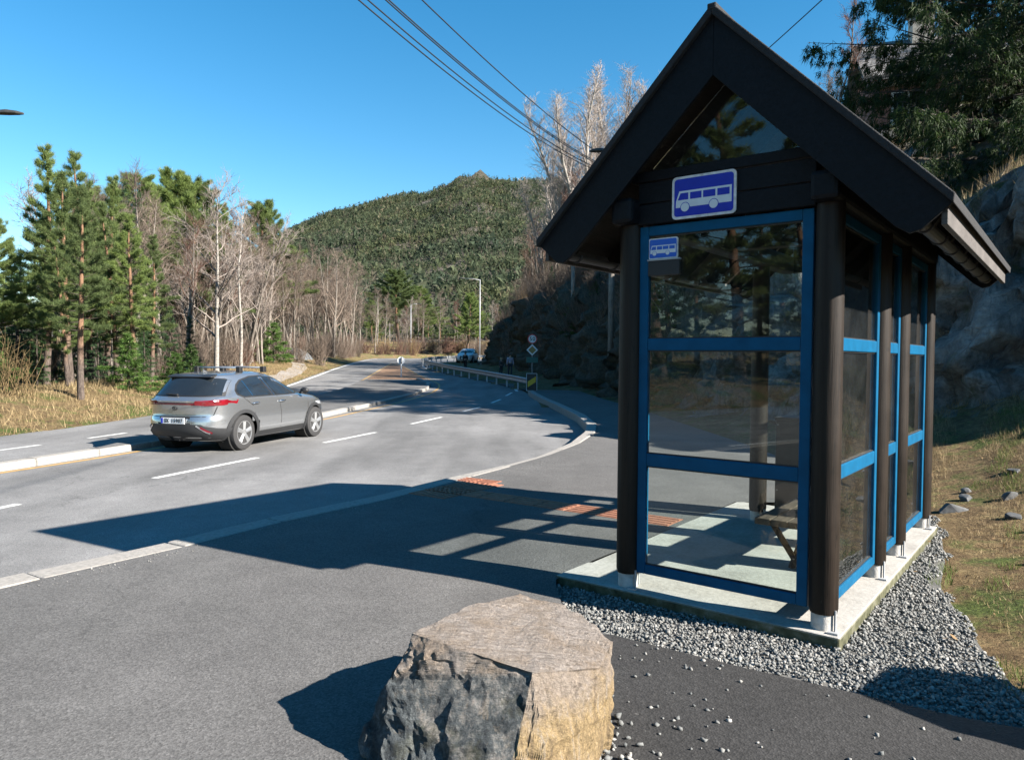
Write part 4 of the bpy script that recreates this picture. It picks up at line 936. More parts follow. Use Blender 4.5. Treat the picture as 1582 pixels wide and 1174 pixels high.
    # front
    patch('wind_screen', [(-.72, 1.07), (.72, 1.07), (.56, 1.44), (-.56, 1.44)], front_map, M['car_glass'], body, .006, .1)
    patch('grille', [(-.30, .34), (.30, .34), (.42, .5), (.34, .76), (-.34, .76), (-.42, .5)], front_map, M['under'], body, .008, .1)
    pf = MB().box(2.25, 2.265, -.26, .26, .45, .56); pf.build('front_plate', M['sign_white'], body)
    if full:
        for bx_ in (-.95, -.15):
            rb = MB(); rb.tube([(bx_, -.50, 1.60), (bx_, 0, 1.607), (bx_, .50, 1.60)], .017, 8); bar = rb.build('roof_bar', M['alloy'], c, smooth=True)
            for s_ in (-1, 1):
                f = MB().box(bx_ - .055, bx_ + .055, s_ * .50 - .05, s_ * .50 + .05, 1.50, 1.625); f.build('bar_foot', M['black'], bar, bevel=.015)
        an = MB(); an.prism([(-1.42, 0, 1.505), (-1.28, 0, 1.52), (-1.42, 0, 1.58)], (0, -.015, 0), (0, .015, 0)); an.build('aerial_fin', paint, body, bevel=.005)
    return c
M['paint_silver'] = car_paint('silver_car_paint', (.40, .415, .43)); M['paint_white'] = plain('pale_car_paint', (.62, .63, .64), .5, 0, .04)
car = make_car('parked_car', M['paint_silver'], 'silver crossover car with roof bars driving away along the kerbed island', True, 'SX 15907')
car.name = 'car'
car_az = R(15.8); car_h = Vector((math.sin(car_az), math.cos(car_az), 0)); car_l = Vector((-car_h.y, car_h.x, 0))
cc_ = Vector((-5.33, 14.42, 0)) + car_l * 0.80 + car_h * 1.33
car.location = (cc_.x, cc_.y, ROAD + .003); car.rotation_euler = (0, 0, math.pi / 2 - car_az)
far_car = make_car('car', M['paint_white'], 'pale car approaching round the bend behind the guardrail', False)
far_car.location = (-4.75, 78.0, zr(78.0) + ROAD + .01); far_car.rotation_euler = (0, 0, R(-97))

# ------------------------------------------------------------------ guardrail
def guardrail(pts, label, n_post_step=2.0, h=.72):
    P_ = np.array(pts, float); s_ = np.concatenate([[0], np.cumsum(np.hypot(*(P_[1:] - P_[:-1]).T))])
    ss = np.linspace(0, s_[-1], int(s_[-1] / .5) + 1); x = np.interp(ss, s_, P_[:, 0]); y = np.interp(ss, s_, P_[:, 1])
    for _ in range(3): x[1:-1] = (x[:-2] + 2 * x[1:-1] + x[2:]) / 4; y[1:-1] = (y[:-2] + 2 * y[1:-1] + y[2:]) / 4
    tx = np.gradient(x); ty = np.gradient(y); L = np.hypot(tx, ty); nx_, ny_ = -ty / L, tx / L
    prof = [(0, -.155), (.045, -.12), (.045, -.07), (0, -.02), (0, .02), (.045, .07), (.045, .12), (0, .155)]
    e = empty('guardrail', (float(x[0]), float(y[0]), 0), 0, label, 'guardrail')
    V = []; F = []; k = len(prof)
    for i in range(len(x)):
        z0 = zr(y[i]) + ROAD + h - .155
        for (o_, dz) in prof: V.append((x[i] - x[0] + nx_[i] * o_, y[i] - y[0] + ny_[i] * o_, z0 + dz))
    for i in range(len(x) - 1):
        for j in range(k - 1): F.append((i * k + j, i * k + j + 1, (i + 1) * k + j + 1, (i + 1) * k + j))
    m = MB(); m.add(V, F); o = m.build('beam', M['steel'], e, smooth=True)
    sd = o.modifiers.new('solid', 'SOLIDIFY'); sd.thickness = .012
    d = 0.3
    while d < ss[-1]:
        a = np.interp(d, ss, x); b = np.interp(d, ss, y); na_, nb_ = np.interp(d, ss, nx_), np.interp(d, ss, ny_)
        q = MB(); cx_, cy_ = a - x[0] - na_ * .09, b - y[0] - nb_ * .09; z1 = zr(b) + ROAD + h
        q.box(cx_ - .05, cx_ + .05, cy_ - .06, cy_ + .06, zr(b) + ROAD - .3, z1); q.build('post', M['steel_dull'], e, bevel=.01); d += n_post_step
    return e
guardrail([(.86, 37.3), (.62, 38.2), (.1, 40), (-1.62, 45.2), (-4.2, 52.6), (-6.6, 60.2), (-7.9, 66)], 'long steel guardrail bending away along the path')
guardrail([(-8.3, 67.5), (-8.4, 72), (-7.6, 78), (-5.8, 84), (-2.6, 90)], 'short steel guardrail at the far bend')
# hazard marker at the rail end
M['sign_yellow'] = plain('marker_yellow', (.60, .36, .02), .5, var=.06); M['sign_ochre'] = plain('shade_dulled_yellow', (.30, .20, .06), .6, var=.1)  # ochre: the diamond's yellow, with its shade put into the colour
hz = empty('hazard_marker', (.99, 36.9, ROAD + zr(36.9)), 0, 'black and yellow striped hazard board at the end of the guardrail', 'sign')
MB().box(-.27, .27, -.01, .015, .12, 1.0).build('board', M['black'], hz, bevel=.004)
m = MB(); m.prism([(-.20, -.013, .30), (.20, -.013, .56), (.20, -.013, .84), (-.20, -.013, .58)], (0, 0, 0), (0, -.004, 0)); m.build('stripe', M['sign_yellow'], hz)
for b_ in ((-.27, -.25, .12, 1.0), (.25, .27, .12, 1.0), (-.25, .25, .12, .14), (-.25, .25, .98, 1.0)): MB().box(b_[0], b_[1], -.018, -.011, b_[2], b_[3]).build('rim', M['sign_white'], hz)
MB().box(-.03, .03, .015, .05, 0, .9).build('post', M['steel'], hz)
# sign post by the rock cut
sp0 = empty('sign_post', (1.25, 46.0, ROAD + zr(46)), 0, 'grey sign post with round, diamond and green signs by the rock cut', 'sign post')
m = MB(); m.tube([(0, 0, 0), (0, 0, 2.95)], .035, 10); m.build('pole', M['steel'], sp0)
M['sign_red'] = plain('sign_red', (.45, .02, .03), .4); M['sign_teal'] = plain('sign_teal', (.01, .10, .085), .5)
def disc(name, r_, z, y, mat, parent, n=32):
    q = MB(); q.lathe([(r_, 0), (r_, .006)], n, Matrix.Translation((0, y, z)) @ Matrix.Rotation(R(90), 4, 'X')); return q.build(name, M[mat], parent)
d0 = disc('round_sign', .30, 2.68, -.04, 'sign_red', sp0); disc('round_field', .235, 2.68, -.047, 'sign_white', d0)
characters('50', .34, .2, M['black'], d0, (0, -.056, 2.68), Matrix.Rotation(R(90), 4, 'X'), 'speed_digit')
def dia(r_, y): return [(0, y, 2.0 - r_), (r_, y, 2.0), (0, y, 2.0 + r_), (-r_, y, 2.0)]
m = MB(); m.prism(dia(.36, -.04), (0, 0, 0), (0, -.008, 0)); dd = m.build('diamond_sign', M['sign_white'], sp0)
m = MB(); m.prism(dia(.25, -.049), (0, 0, 0), (0, -.004, 0)); m.build('diamond_field', M['sign_ochre'], dd)
MB().box(-.36, .36, -.05, -.035, 1.20, 1.55).build('green_sign', M['sign_teal'], sp0, bevel=.004)
# keep-side disc on the island seen from behind
ks = empty('island_sign', (-7.6, 50.4, ROAD + zr(50.4)), R(10), 'white round sign on a short post on the traffic island', 'sign')
m = MB(); m.tube([(0, 0, 0), (0, 0, 1.32)], .045, 10); m.build('pole', M['sign_white'], ks)
q = disc('disc', .26, 1.12, .06, 'sign_white', ks); m = MB().box(-.035, .035, -.05, -.042, .90, 1.36); m.build('bracket', M['black'], ks)
# ------------------------------------------------------------------ lamp posts, poles, wires
def lamp_post(x, y, h, arm, az, label, zb=None, head=.75):
    z0 = gz(x, y) if zb is None else zb
    e = empty('street_lamp', (x, y, z0), az, label, 'street lamp')
    m = MB(); m.tube([(0, 0, -.3), (0, 0, h * .5), (0, 0, h)], [.085, .07, .05], 10); m.build('pole', M['steel_dull'], e, smooth=True)
    m = MB(); m.tube([(0, 0, h - .05), (arm * .5, 0, h + .12), (arm, 0, h + .16)], [.035, .03, .03], 8); m.build('arm', M['steel_dull'], e, smooth=True)
    m = MB(); a = arm
    prof = [(-.05, .045, .05), (.12, .10, .09), (.35, .14, .11), (.60, .11, .07), (.75, .03, .02)]
    V = []; F = []
    for (dx, w, hh_) in prof:
        k = dx * head / .75
        V += [(a + k, -w, h + .16), (a + k, -w * .6, h + .16 + hh_), (a + k, w * .6, h + .16 + hh_), (a + k, w, h + .16), (a + k, w * .8, h + .12), (a + k, -w * .8, h + .12)]
    for i in range(len(prof) - 1):
        for j in range(6): F.append((6 * i + j, 6 * i + (j + 1) % 6, 6 * i + 6 + (j + 1) % 6, 6 * i + 6 + j))
    F += [(0, 1, 2, 3, 4, 5), tuple(24 + j for j in range(6))[::-1]]
    m.add(V, F); m.build('lamp_head', M['bin_grey'], e, bevel=.01); return e
lamp_post(-18.75, 25.0, 8.9, 1.2, 0.0, 'street lamp whose dark head reaches in above the left pines', head=1.05)
lamp_post(4.45, 29.0, 9.6, .75, math.pi, 'street lamp whose head shows beside the shelter gable', zb=0)
lamp_post(-4.2, 95.0, 10.2, 2.0, math.pi, 'tall grey street lamp in front of the mountain by the far bend', zb=1.5)
lamp_post(-18.6, 135.0, 9.9, 1.2, 0.0, 'street lamp among the bare trees behind the road', zb=1.4)
M['pole_wood'] = wood('grey_pole_wood', (.2, .18, .155), .85, .2, .25, (30, 30, 1))
def pole(x, y, z0, h, r_, label):
    e = empty('utility_pole', (x, y, z0), 0, label, 'pole')
    m = MB(); m.tube([(0, 0, -.3), (0, 0, h * .5), (0, 0, h)], [r_, r_ * .88, r_ * .75], 12); m.build('shaft', M['pole_wood'], e, smooth=True)
    m = MB().box(-.7, .7, -.05, .05, h - .55, h - .43); m.build('crossarm', M['pole_wood'], e)
    for k in (-.6, -.2, .2, .6):
        m = MB(); m.lathe([(.03, h - .43), (.045, h - .36), (.03, h - .30), (.04, h - .27)], 10, Matrix.Translation((k, 0, 0))); m.build('insulator', M['steel_dull'], e)
    return e
pole(3.72, 45.5, .25, 8.2, .14, 'grey wooden utility pole in front of the dark rock cut')
pole(4.55, 34.0, -.1, 10.6, .15, 'wooden pole behind the shelter where the overhead wires meet')
pole(-25.0, 150.0, 1.4, 7.2, .14, 'slim far pole among the trees behind the road')
def wire(p0, p1, sag, r_, label, n=40):
    a = Vector(p0); b = Vector(p1); pts = []
    for k in range(n + 1):
        t_ = k / n; q = a.lerp(b, t_); q.z -= sag * 4 * t_ * (1 - t_); pts.append(q)
    m = MB(); m.tube(pts, r_, 5); o = m.build('overhead_wire', M['black'], None); tag(o, label, 'wire', 'overhead wires'); return o
_d = Vector((-7, -18, 0)).normalized() * 36
for k, (oz, ox, sg) in enumerate([(10.13, -.25, 1.28), (10.22, -.2, 1.25), (10.30, .0, 1.18), (10.36, .02, 1.20), (10.55, .3, .98)]):
    lab = ['lowest of the overhead wires crossing the sky', 'second lowest overhead wire crossing the sky', 'middle overhead wire crossing the sky', 'second highest overhead wire crossing the sky', 'single highest overhead wire crossing the sky'][k]
    wire((4.4 + ox, 34, oz), (4.4 + ox + _d.x, 34 + _d.y, oz + .05), sg, .016, lab)
wire((4.6, 34, 10.2), (8.0, -4.0, 9.6), .9, .012, 'thin overhead wire running up behind the gable towards the spruce')

# ------------------------------------------------------------------ people beyond the guardrail
def person(x, y, h, az, top_c, leg_c, hair_c, label):
    z0 = zr(y) - .165
    e = empty('person', (x, y, z0), az, label, 'person')
    s_ = h / 1.75
    def skin(name, verts, edges, rad, mat, par):
        me = bpy.data.meshes.new(name); me.from_pydata([tuple(c * s_ for c in v) for v in verts], edges, []); me.materials.append(mat)
        o = obj(name, me, par); mo = o.modifiers.new('skin', 'SKIN'); mo.use_smooth_shade = True
        for i, r_ in enumerate(rad): o.data.skin_vertices[0].data[i].radius = (r_[0] * s_, r_[1] * s_)
        o.data.skin_vertices[0].data[0].use_root = True
        sd = o.modifiers.new('sub', 'SUBSURF'); sd.levels = 1; sd.render_levels = 1; return o
    V = [(0, 0, .95), (0, 0, 1.2), (0, 0, 1.42), (0, 0, 1.52), (0, -.01, 1.63), (0, -.01, 1.72), (.10, 0, .9), (.11, -.03, .5), (.11, .04, .09), (.11, -.10, .03), (-.10, 0, .9), (-.11, .06, .5), (-.11, .10, .09), (-.11, -.03, .03),
         (.19, 0, 1.40), (.25, .02, 1.13), (.25, -.06, .90), (.25, -.08, .80), (-.19, 0, 1.40), (-.25, .0, 1.13), (-.25, .05, .90), (-.25, .05, .80)]
    E_ = [(0, 1), (1, 2), (2, 3), (3, 4), (4, 5), (0, 6), (6, 7), (7, 8), (8, 9), (0, 10), (10, 11), (11, 12), (12, 13), (2, 14), (14, 15), (15, 16), (16, 17), (2, 18), (18, 19), (19, 20), (20, 21)]
    rad = [(.14, .10), (.13, .09), (.14, .09), (.05, .05), (.085, .10), (.06, .07), (.09, .09), (.06, .06), (.04, .045), (.04, .03), (.09, .09), (.06, .06), (.04, .045), (.04, .03), (.055, .055), (.042, .042), (.034, .034), (.03, .025), (.055, .055), (.042, .042), (.034, .034), (.03, .025)]
    skin('body', V, E_, rad, M['skin'], e)
    jk = [0, 1, 2, 14, 15, 16, 18, 19, 20]; ix = {a: i for i, a in enumerate(jk)}
    skin('jacket', [V[i] for i in jk], [(ix[a], ix[b]) for a, b in E_ if a in ix and b in ix], [(rad[i][0] + .025, rad[i][1] + .025) for i in jk], plain('jacket_' + label[:14], top_c, .85), e)
    tr = [0, 6, 7, 8, 10, 11, 12]; ix = {a: i for i, a in enumerate(tr)}
    skin('trousers', [V[i] for i in tr], [(ix[a], ix[b]) for a, b in E_ if a in ix and b in ix], [(rad[i][0] + .018, rad[i][1] + .018) for i in tr], plain('trousers_' + label[:14], leg_c, .85), e)
    hm = MB(); hm.lathe([(.0, 1.77), (.06, 1.765), (.10, 1.72), (.112, 1.66), (.10, 1.58), (.05, 1.55)], 12); ho = hm.build('hair', plain('hair_' + label[:14], hair_c, .7), e, smooth=True)
    ho.scale = (s_,) * 3; ho.location = (0, .025 * s_, 0)
    nz_ = MB(); nz_.lathe([(.0, 0), (.014, .01), (.012, .03), (.004, .05)], 6, Matrix.Translation((0, -.115 * s_, 1.60 * s_))); nz_.build('nose', M['skin'], e)
    return e
M['skin'] = plain('skin', (.42, .26, .19), .6)
person(-.14, 52.0, 1.58, R(20), (.36, .33, .42), (.03, .03, .045), (.05, .03, .02), 'person in a pale lilac top walking behind the guardrail')
person(-.78, 52.4, 1.28, R(60), (.05, .045, .05), (.03, .03, .035), (.35, .24, .13), 'smaller fair haired person in dark clothes behind the guardrail')
person(-3.85, 60.5, 1.5, R(-30), (.012, .012, .014), (.012, .012, .014), (.02, .015, .01), 'person dressed in black behind the guardrail below the far car')

# ------------------------------------------------------------------ house above the rock cut
M['house_wall'] = plain('red_brown_cladding', (.24, .115, .085), .8, var=.25, scale=3, stretch=(1, 1, 8)); M['house_white'] = plain('house_white_paint', (.62, .61, .58), .7); M['slate'] = plain('slate_roof', (.13, .125, .12), .7, var=.3, scale=9)
M['chimney'] = plain('chimney_stone', (.42, .39, .34), .9, var=.25, scale=6)
HX, HY = 21.5, 33.0; hz0 = gz(18, 30) - 1.6
ho = empty('house', (HX, HY, hz0), R(-18), 'red brown house with grey roof half hidden behind the big spruce', 'house')
MB().box(-5.5, 5.5, -3.5, 3.5, -1.5, 3.1).build('wall', M['house_wall'], ho)
MB().box(-5.55, 5.55, -3.55, 3.55, -1.5, .5).build('foundation', M['chimney'], ho)
m = MB(); m.prism([(0, -4.1, 2.75), (0, 0, 5.6), (0, 4.1, 2.75), (0, 4.1, 2.95), (0, 0, 5.85), (0, -4.1, 2.95)], (-6, 0, 0), (6, 0, 0)); rf = m.build('roof', M['slate'], ho)
m = MB(); m.prism([(0, -3.5, 3.1), (0, 3.5, 3.1), (0, 0, 5.5)], (-5.5, 0, 0), (5.5, 0, 0)); m.build('gable_wall', M['house_wall'], ho)
MB().box(-3.6, -2.7, -.6, .4, 4.6, 6.9).build('chimney', M['chimney'], rf, bevel=.02); MB().box(-3.7, -2.6, -.7, .5, 6.9, 7.05).build('chimney_cap', M['slate'], rf)
for wx in (-4.2, -1.6, 1.4, 4.0):
    f = MB(); f.box(wx - .65, wx + .65, -3.56, -3.5, 1.0, 2.4); fo = f.build('window', M['house_white'], ho)
    for dx in (-.3, .3): MB().box(wx + dx - .26, wx + dx + .26, -3.575, -3.562, 1.1, 2.3).build('pane', M['car_glass'], fo)
MB().box(-5.6, 5.6, -3.62, -3.5, 2.62, 2.85).build('eave_board', M['house_white'], ho)
# railing and steps seen through the glass, on the slope
rl = empty('railing', (8.3, 37.0, 4.35), R(-8), 'white railing on the slope seen through the shelter glass', 'railing')
MB().box(-1.2, 1.4, -.03, .03, .95, 1.02).build('top_rail', M['house_white'], rl); MB().box(-1.2, 1.4, -.03, .03, .08, .14).build('bottom_rail', M['house_white'], rl)
b0 = MB().box(-.025, .025, -.02, .02, .14, .95).build('baluster', M['house_white'], rl)
for k in range(16):
    b = b0 if k == 0 else b0.copy()
    if k: link(b, rl)
    b.location = (-1.15 + .165 * k, 0, 0)
for xx in (-1.15, 1.35): MB().box(xx - .05, xx + .05, -.05, .05, -2.5, 1.0).build('post', M['house_white'], rl)
MB().box(-1.3, 1.5, 0, 2.2, -.12, .0).build('deck', M['wood_bench'], rl)
st = empty('steps', (7.6, 36.3, 2.3), R(-8), 'grey wooden steps climbing to the white railing', 'steps')
for k in range(8): MB().box(-.75, .15, k * .1 - .1, k * .1 + .12, .24 * k, .24 * k + .05).build('tread', M['wood_grey'], st)
m = MB(); m.tube([(.2, -.2, .0), (.2, .8, 2.0)], .05, 6); m.build('stringer', M['wood_grey'], st)
m = MB(); m.tube([(.25, -.2, .9), (-.9, .8, 2.7)], .03, 6); m.build('hand_rail', M['wood_grey'], st)

# ------------------------------------------------------------------ trees
class TB:
    """bulk triangle collector"""
    def __init__(s): s.V = []; s.F = []; s.n = 0
    def add(s, V, F): s.V.append(V); s.F.append(F + s.n); s.n += len(V)
    def tube(s, P_, rad, k):
        P_ = np.asarray(P_); n = len(P_); d = np.gradient(P_, axis=0); d /= np.linalg.norm(d, axis=1)[:, None] + 1e-9
        ref = np.array([0.31, 0.2, 0.93]) if abs(d[0][2]) < .8 else np.array([1., .1, 0])
        a = np.cross(d, ref); a /= np.linalg.norm(a, axis=1)[:, None] + 1e-9; b = np.cross(a, d)
        th = np.arange(k) * 2 * np.pi / k
        V = P_[:, None, :] + (a[:, None, :] * np.cos(th)[None, :, None] + b[:, None, :] * np.sin(th)[None, :, None]) * np.asarray(rad)[:, None, None]
        i = np.arange(n - 1)[:, None] * k; j = np.arange(k)[None, :]; j2 = (j + 1) % k
        q0, q1, q2, q3 = i + j, i + j2, i + k + j2, i + k + j
        F = np.concatenate([np.stack([q0, q1, q2], -1).reshape(-1, 3), np.stack([q0, q2, q3], -1).reshape(-1, 3)])
        s.add(V.reshape(-1, 3), F)
    def needles(s, C_, D, n, length, width, spread, rs, droop=0.0):
        """tufts: n thin triangles at each centre C_ spraying about direction D"""
        m = len(C_); dd = np.repeat(D, n, 0) + rs.normal(0, spread, (m * n, 3)); dd[:, 2] -= droop
        dd /= np.linalg.norm(dd, axis=1)[:, None] + 1e-9
        L = length * rs.uniform(.6, 1.2, m * n)[:, None]; c = np.repeat(C_, n, 0) + rs.normal(0, length * .22, (m * n, 3))
        sd = np.cross(dd, rs.normal(0, 1, (m * n, 3))); sd /= np.linalg.norm(sd, axis=1)[:, None] + 1e-9
        w = width * rs.uniform(.6, 1.3, m * n)[:, None]
        V = np.stack([c - sd * w * .5, c + sd * w * .5, c + dd * L], 1).reshape(-1, 3)
        s.add(V, np.arange(len(V)).reshape(-1, 3))
    def mesh(s, name, mat, smooth=False): return np_mesh(name, np.concatenate(s.V), np.concatenate(s.F), mat, smooth)
def bend_path(p, d, L, n, rs, wob_=.12, up=0.0):
    pts = [p]; d = d / np.linalg.norm(d)
    for _ in range(n):
        d = d + rs.normal(0, wob_, 3) + np.array([0, 0, up]); d /= np.linalg.norm(d); pts.append(pts[-1] + d * L / n)
    return np.array(pts), d
def perp(d, rs):
    a = np.cross(d, rs.normal(0, 1, 3)); return a / (np.linalg.norm(a) + 1e-9)
def bare_tree(seed, h, r0, n1=22, ang=1.0, up=.06, first=.3, l1=.36, stems=1, twig=.009, n2=7, n3=5):
    rs = np.random.RandomState(seed); T_ = TB(); B = TB()
    for s_ in range(stems):
        d0 = np.array([rs.normal(0, .05 + .12 * (stems > 1)), rs.normal(0, .05 + .12 * (stems > 1)), 1.0]); hh_ = h * (1 if s_ == 0 else rs.uniform(.65, .95)); rr_ = r0 * (1 if s_ == 0 else .7)
        P_, _ = bend_path(np.array([rs.normal(0, .12) * (s_ > 0), rs.normal(0, .12) * (s_ > 0), -.25]), d0, hh_, 9, rs, .045, .02)
        tt = np.linspace(0, 1, len(P_)); rad = rr_ * (1 - tt) ** .8 + .012; rad[0] *= 1.3; T_.tube(P_, rad, 7)
        for k in range(int(n1 / (1 if stems == 1 else 1.6))):
            f = first + (1 - first) * ((k + rs.uniform(0, 1)) / n1 * (1 if stems == 1 else 1.6)) ** .85; f = min(f, .985)
            p = np.array([np.interp(f, tt, P_[:, j]) for j in range(3)]); ax = np.array([0, 0, 1.]); a = rs.uniform(0, 6.28)
            tilt = ang * rs.uniform(.65, 1.15) * (1.1 - .45 * f); d = np.array([np.cos(a) * np.sin(tilt), np.sin(a) * np.sin(tilt), np.cos(tilt)])
            L = hh_ * l1 * (1.15 - .85 * f) * rs.uniform(.6, 1.2); rb = max(.014, rr_ * (1 - f) ** .8 * .5)
            Q, _ = bend_path(p, d, L, 5, rs, .13, up); tq = np.linspace(0, 1, 6); B.tube(Q, rb * (1 - tq) ** .7 + twig * .7, 4)
            for k2 in range(n2):
                g_ = rs.uniform(.2, 1.0); p2 = np.array([np.interp(g_, tq, Q[:, j]) for j in range(3)]); dloc = Q[min(5, int(g_ * 5) + 1)] - Q[min(4, int(g_ * 5))]; dloc /= np.linalg.norm(dloc)
                d2 = dloc * .8 + perp(dloc, rs) * rs.uniform(.5, .95) + np.array([0, 0, .12]); L2 = L * rs.uniform(.25, .5)
                Q2, _ = bend_path(p2, d2, L2, 3, rs, .16, up); B.tube(Q2, np.linspace(max(twig * 1.3, rb * .35), twig * .6, 4), 3)
                for k3 in range(n3):
                    g3 = rs.uniform(.15, 1.0); p3 = np.array([np.interp(g3, np.linspace(0, 1, 4), Q2[:, j]) for j in range(3)])
                    d3 = (Q2[-1] - Q2[0]) / L2 * .7 + perp(d2 / np.linalg.norm(d2), rs) * rs.uniform(.4, .9) + np.array([0, 0, .1]); d3 /= np.linalg.norm(d3)
                    L3 = L2 * rs.uniform(.3, .65) + .12; B.tube(np.array([p3, p3 + d3 * L3 * .5 + rs.normal(0, .03, 3), p3 + d3 * L3 + np.array([0, 0, up * L3])]), [twig * .8, twig * .65, twig * .3], 3)
    return T_, B
def pine_tree(seed, h, r0, crown=.42, spread=2.1, tuft=.26, dens=1.0, rounded=False):
    rs = np.random.RandomState(seed); T_ = TB(); B = TB(); Nn = TB()
    P_, _ = bend_path(np.array([0, 0, -.25]), np.array([rs.normal(0, .03), rs.normal(0, .03), 1.]), h, 10, rs, .025, .03)
    tt = np.linspace(0, 1, len(P_)); T_.tube(P_, r0 * (1 - tt) ** .75 + .012, 8)
    nb = int(56 * dens); cs = []; ds = []
    for k in range(nb):
        f = crown + (1 - crown) * (k + rs.uniform(0, 1)) / nb; f = min(f, .99); p = np.array([np.interp(f, tt, P_[:, j]) for j in range(3)])
        g_ = (f - crown) / (1 - crown); a = k * 2.4 + rs.uniform(-.5, .5)
        env = (1 - g_) ** .75 * (.55 + .45 * min(1, g_ * 5)) if not rounded else math.sqrt(max(.02, 1 - (g_ * 1.02 - .15) ** 2)) * (1 - .55 * g_)
        L = max(.25, spread * env * rs.uniform(.65, 1.15)); el = -.05 + .75 * g_ + rs.normal(0, .12)
        d = np.array([np.cos(a) * np.cos(el), np.sin(a) * np.cos(el), np.sin(el)]); Q, _ = bend_path(p, d, L, 4, rs, .10, .07); tq = np.linspace(0, 1, 5)
        B.tube(Q, np.linspace(max(.012, r0 * .28 * (1 - f)), .006, 5), 4)
        nt = int(4 + L * 10 * dens)
        for q in range(nt):
            u_ = rs.uniform(.28, 1.0) ** .8; c = np.array([np.interp(u_, tq, Q[:, j]) for j in range(3)]); dl = Q[-1] - Q[0]; dl /= np.linalg.norm(dl)
            side_ = perp(dl, rs); side_[2] = abs(side_[2]) * .6; off = side_ * rs.uniform(0, .42) * L * .5 * (1.2 - u_)
            e2 = c + off + np.array([0, 0, .03]); 
            if np.linalg.norm(off) > .12: B.tube(np.array([c, e2]), [.006, .004], 3)
            cs.append(e2); ds.append(dl * .4 + side_ * .35 + np.array([0, 0, .5]))
    # leader
    for q in range(10): cs.append(P_[-1] - np.array([0, 0, rs.uniform(0, .8)])); ds.append(np.array([0, 0, 1.]))
    Nn.needles(np.array(cs), np.array(ds), 34, tuft * .8, .016, .62, rs)
    return T_, B, Nn
def spruce_tree(seed, h, r0, spread=2.2, start=.05, dens=1.0, tuft=.2, droop=.35, hang=0.0, width=.03, nper=12):
    rs = np.random.RandomState(seed); T_ = TB(); B = TB(); Nn = TB(); cs = []; ds = []
    P_ = np.array([[0, 0, -.3], [0, 0, h * .5], [rs.normal(0, .05), rs.normal(0, .05), h]]); T_.tube(P_, [r0, r0 * .6, .015], 8)
    nb = int(h * 9 * dens)
    for k in range(nb):
        f = start + (1 - start) * (k + rs.uniform(0, 1)) / nb; z = f * h; a = k * 2.399 + rs.uniform(-.4, .4)
        L = max(.15, spread * (1 - f) ** .85 * rs.uniform(.7, 1.15)); el = -droop * (1 - f) + .25 * f
        d = np.array([np.cos(a) * np.cos(el), np.sin(a) * np.cos(el), np.sin(el)]); Q, _ = bend_path(np.array([0, 0, z]), d, L, 5, rs, .05, .045); tq = np.linspace(0, 1, 6)
        B.tube(Q, np.linspace(max(.01, r0 * .22 * (1 - f)), .005, 6), 3)
        nt = int(4 + L * 11 * dens)
        for q in range(nt):
            u_ = rs.uniform(.12, 1.0); c = np.array([np.interp(u_, tq, Q[:, j]) for j in range(3)]); s_ = np.array([-np.sin(a), np.cos(a), 0]) * rs.choice([-1, 1])
            off = (s_ * .75 + d * .5) * rs.uniform(0, .38) * L * (1.1 - u_) ; dn = rs.uniform(0, hang) * (1.15 - .6 * u_)
            e2 = c + off - np.array([0, 0, .15 * np.linalg.norm(off) + dn])
            if np.linalg.norm(off) + dn > .15: B.tube(np.array([c, c + off * .8, e2]), [.006, .005, .003], 3)
            cs.append(e2); ds.append(s_ * .4 + d * .5 - np.array([0, 0, .15 + hang]))
            if dn > .25: cs.append((c + off + e2) / 2); ds.append(s_ * .3 - np.array([0, 0, .6]))
    cs.append(P_[-1]); ds.append(np.array([0, 0, 1.]))
    Nn.needles(np.array(cs), np.array(ds), nper, tuft, width, .5, rs)
    return T_, B, Nn
def leaf_mat(name, lo, hi, rand=.25, tl=.4):
    t = NT(name); g_ = t.node('ShaderNodeNewGeometry'); oi = t.node('ShaderNodeObjectInfo')
    c = t.ramp(g_.outputs['Random Per Island'], [(0, lo), (1, hi)]).outputs[0]
    c = t.mix(1.0, c, t.ramp(oi.outputs['Random'], [(0, (1 - rand, 1 - rand, 1 - rand * .6)), (1, (1 + rand * 1.1, 1 + rand, 1 + rand * .4))]).outputs[0], 'MULTIPLY')
    t.base(c); t.set(.7, 0, .25)
    tr = t.node('ShaderNodeBsdfTranslucent'); t.l(c, tr.inputs[0]); mx = t.node('ShaderNodeMixShader'); mx.inputs[0].default_value = tl
    t.l(t.b.outputs[0], mx.inputs[1]); t.l(tr.outputs[0], mx.inputs[2]); t.l(mx.outputs[0], t.n['Material Output'].inputs['Surface']); return t.m
def bark(name, lo, hi, rand=.2, sc=(14, 14, 4)):
    t = NT(name); n = t.noise(t.map(t.coord('Object'), sc), 1.0, 6, .7); oi = t.node('ShaderNodeObjectInfo')
    c = t.ramp(n.outputs['Fac'], [(.35, lo), (.65, hi)]).outputs[0]
    c = t.mix(1.0, c, t.ramp(oi.outputs['Random'], [(0, 1 - rand), (1, 1 + rand)]).outputs[0], 'MULTIPLY'); t.base(c); t.set(.9, 0, .2); t.bump(n.outputs['Fac'], .6, .03); return t.m
t = NT('pine_bark'); p = t.coord('Object'); n = t.noise(t.map(p, (14, 14, 5)), 1, 6, .7); sx = t.node('ShaderNodeSeparateXYZ'); t.l(p, sx.inputs[0])
lowc = t.ramp(n.outputs['Fac'], [(.35, (.035, .027, .023)), (.65, (.11, .088, .074))]).outputs[0]; upc = t.ramp(n.outputs['Fac'], [(.35, (.10, .055, .034)), (.65, (.21, .125, .075))]).outputs[0]
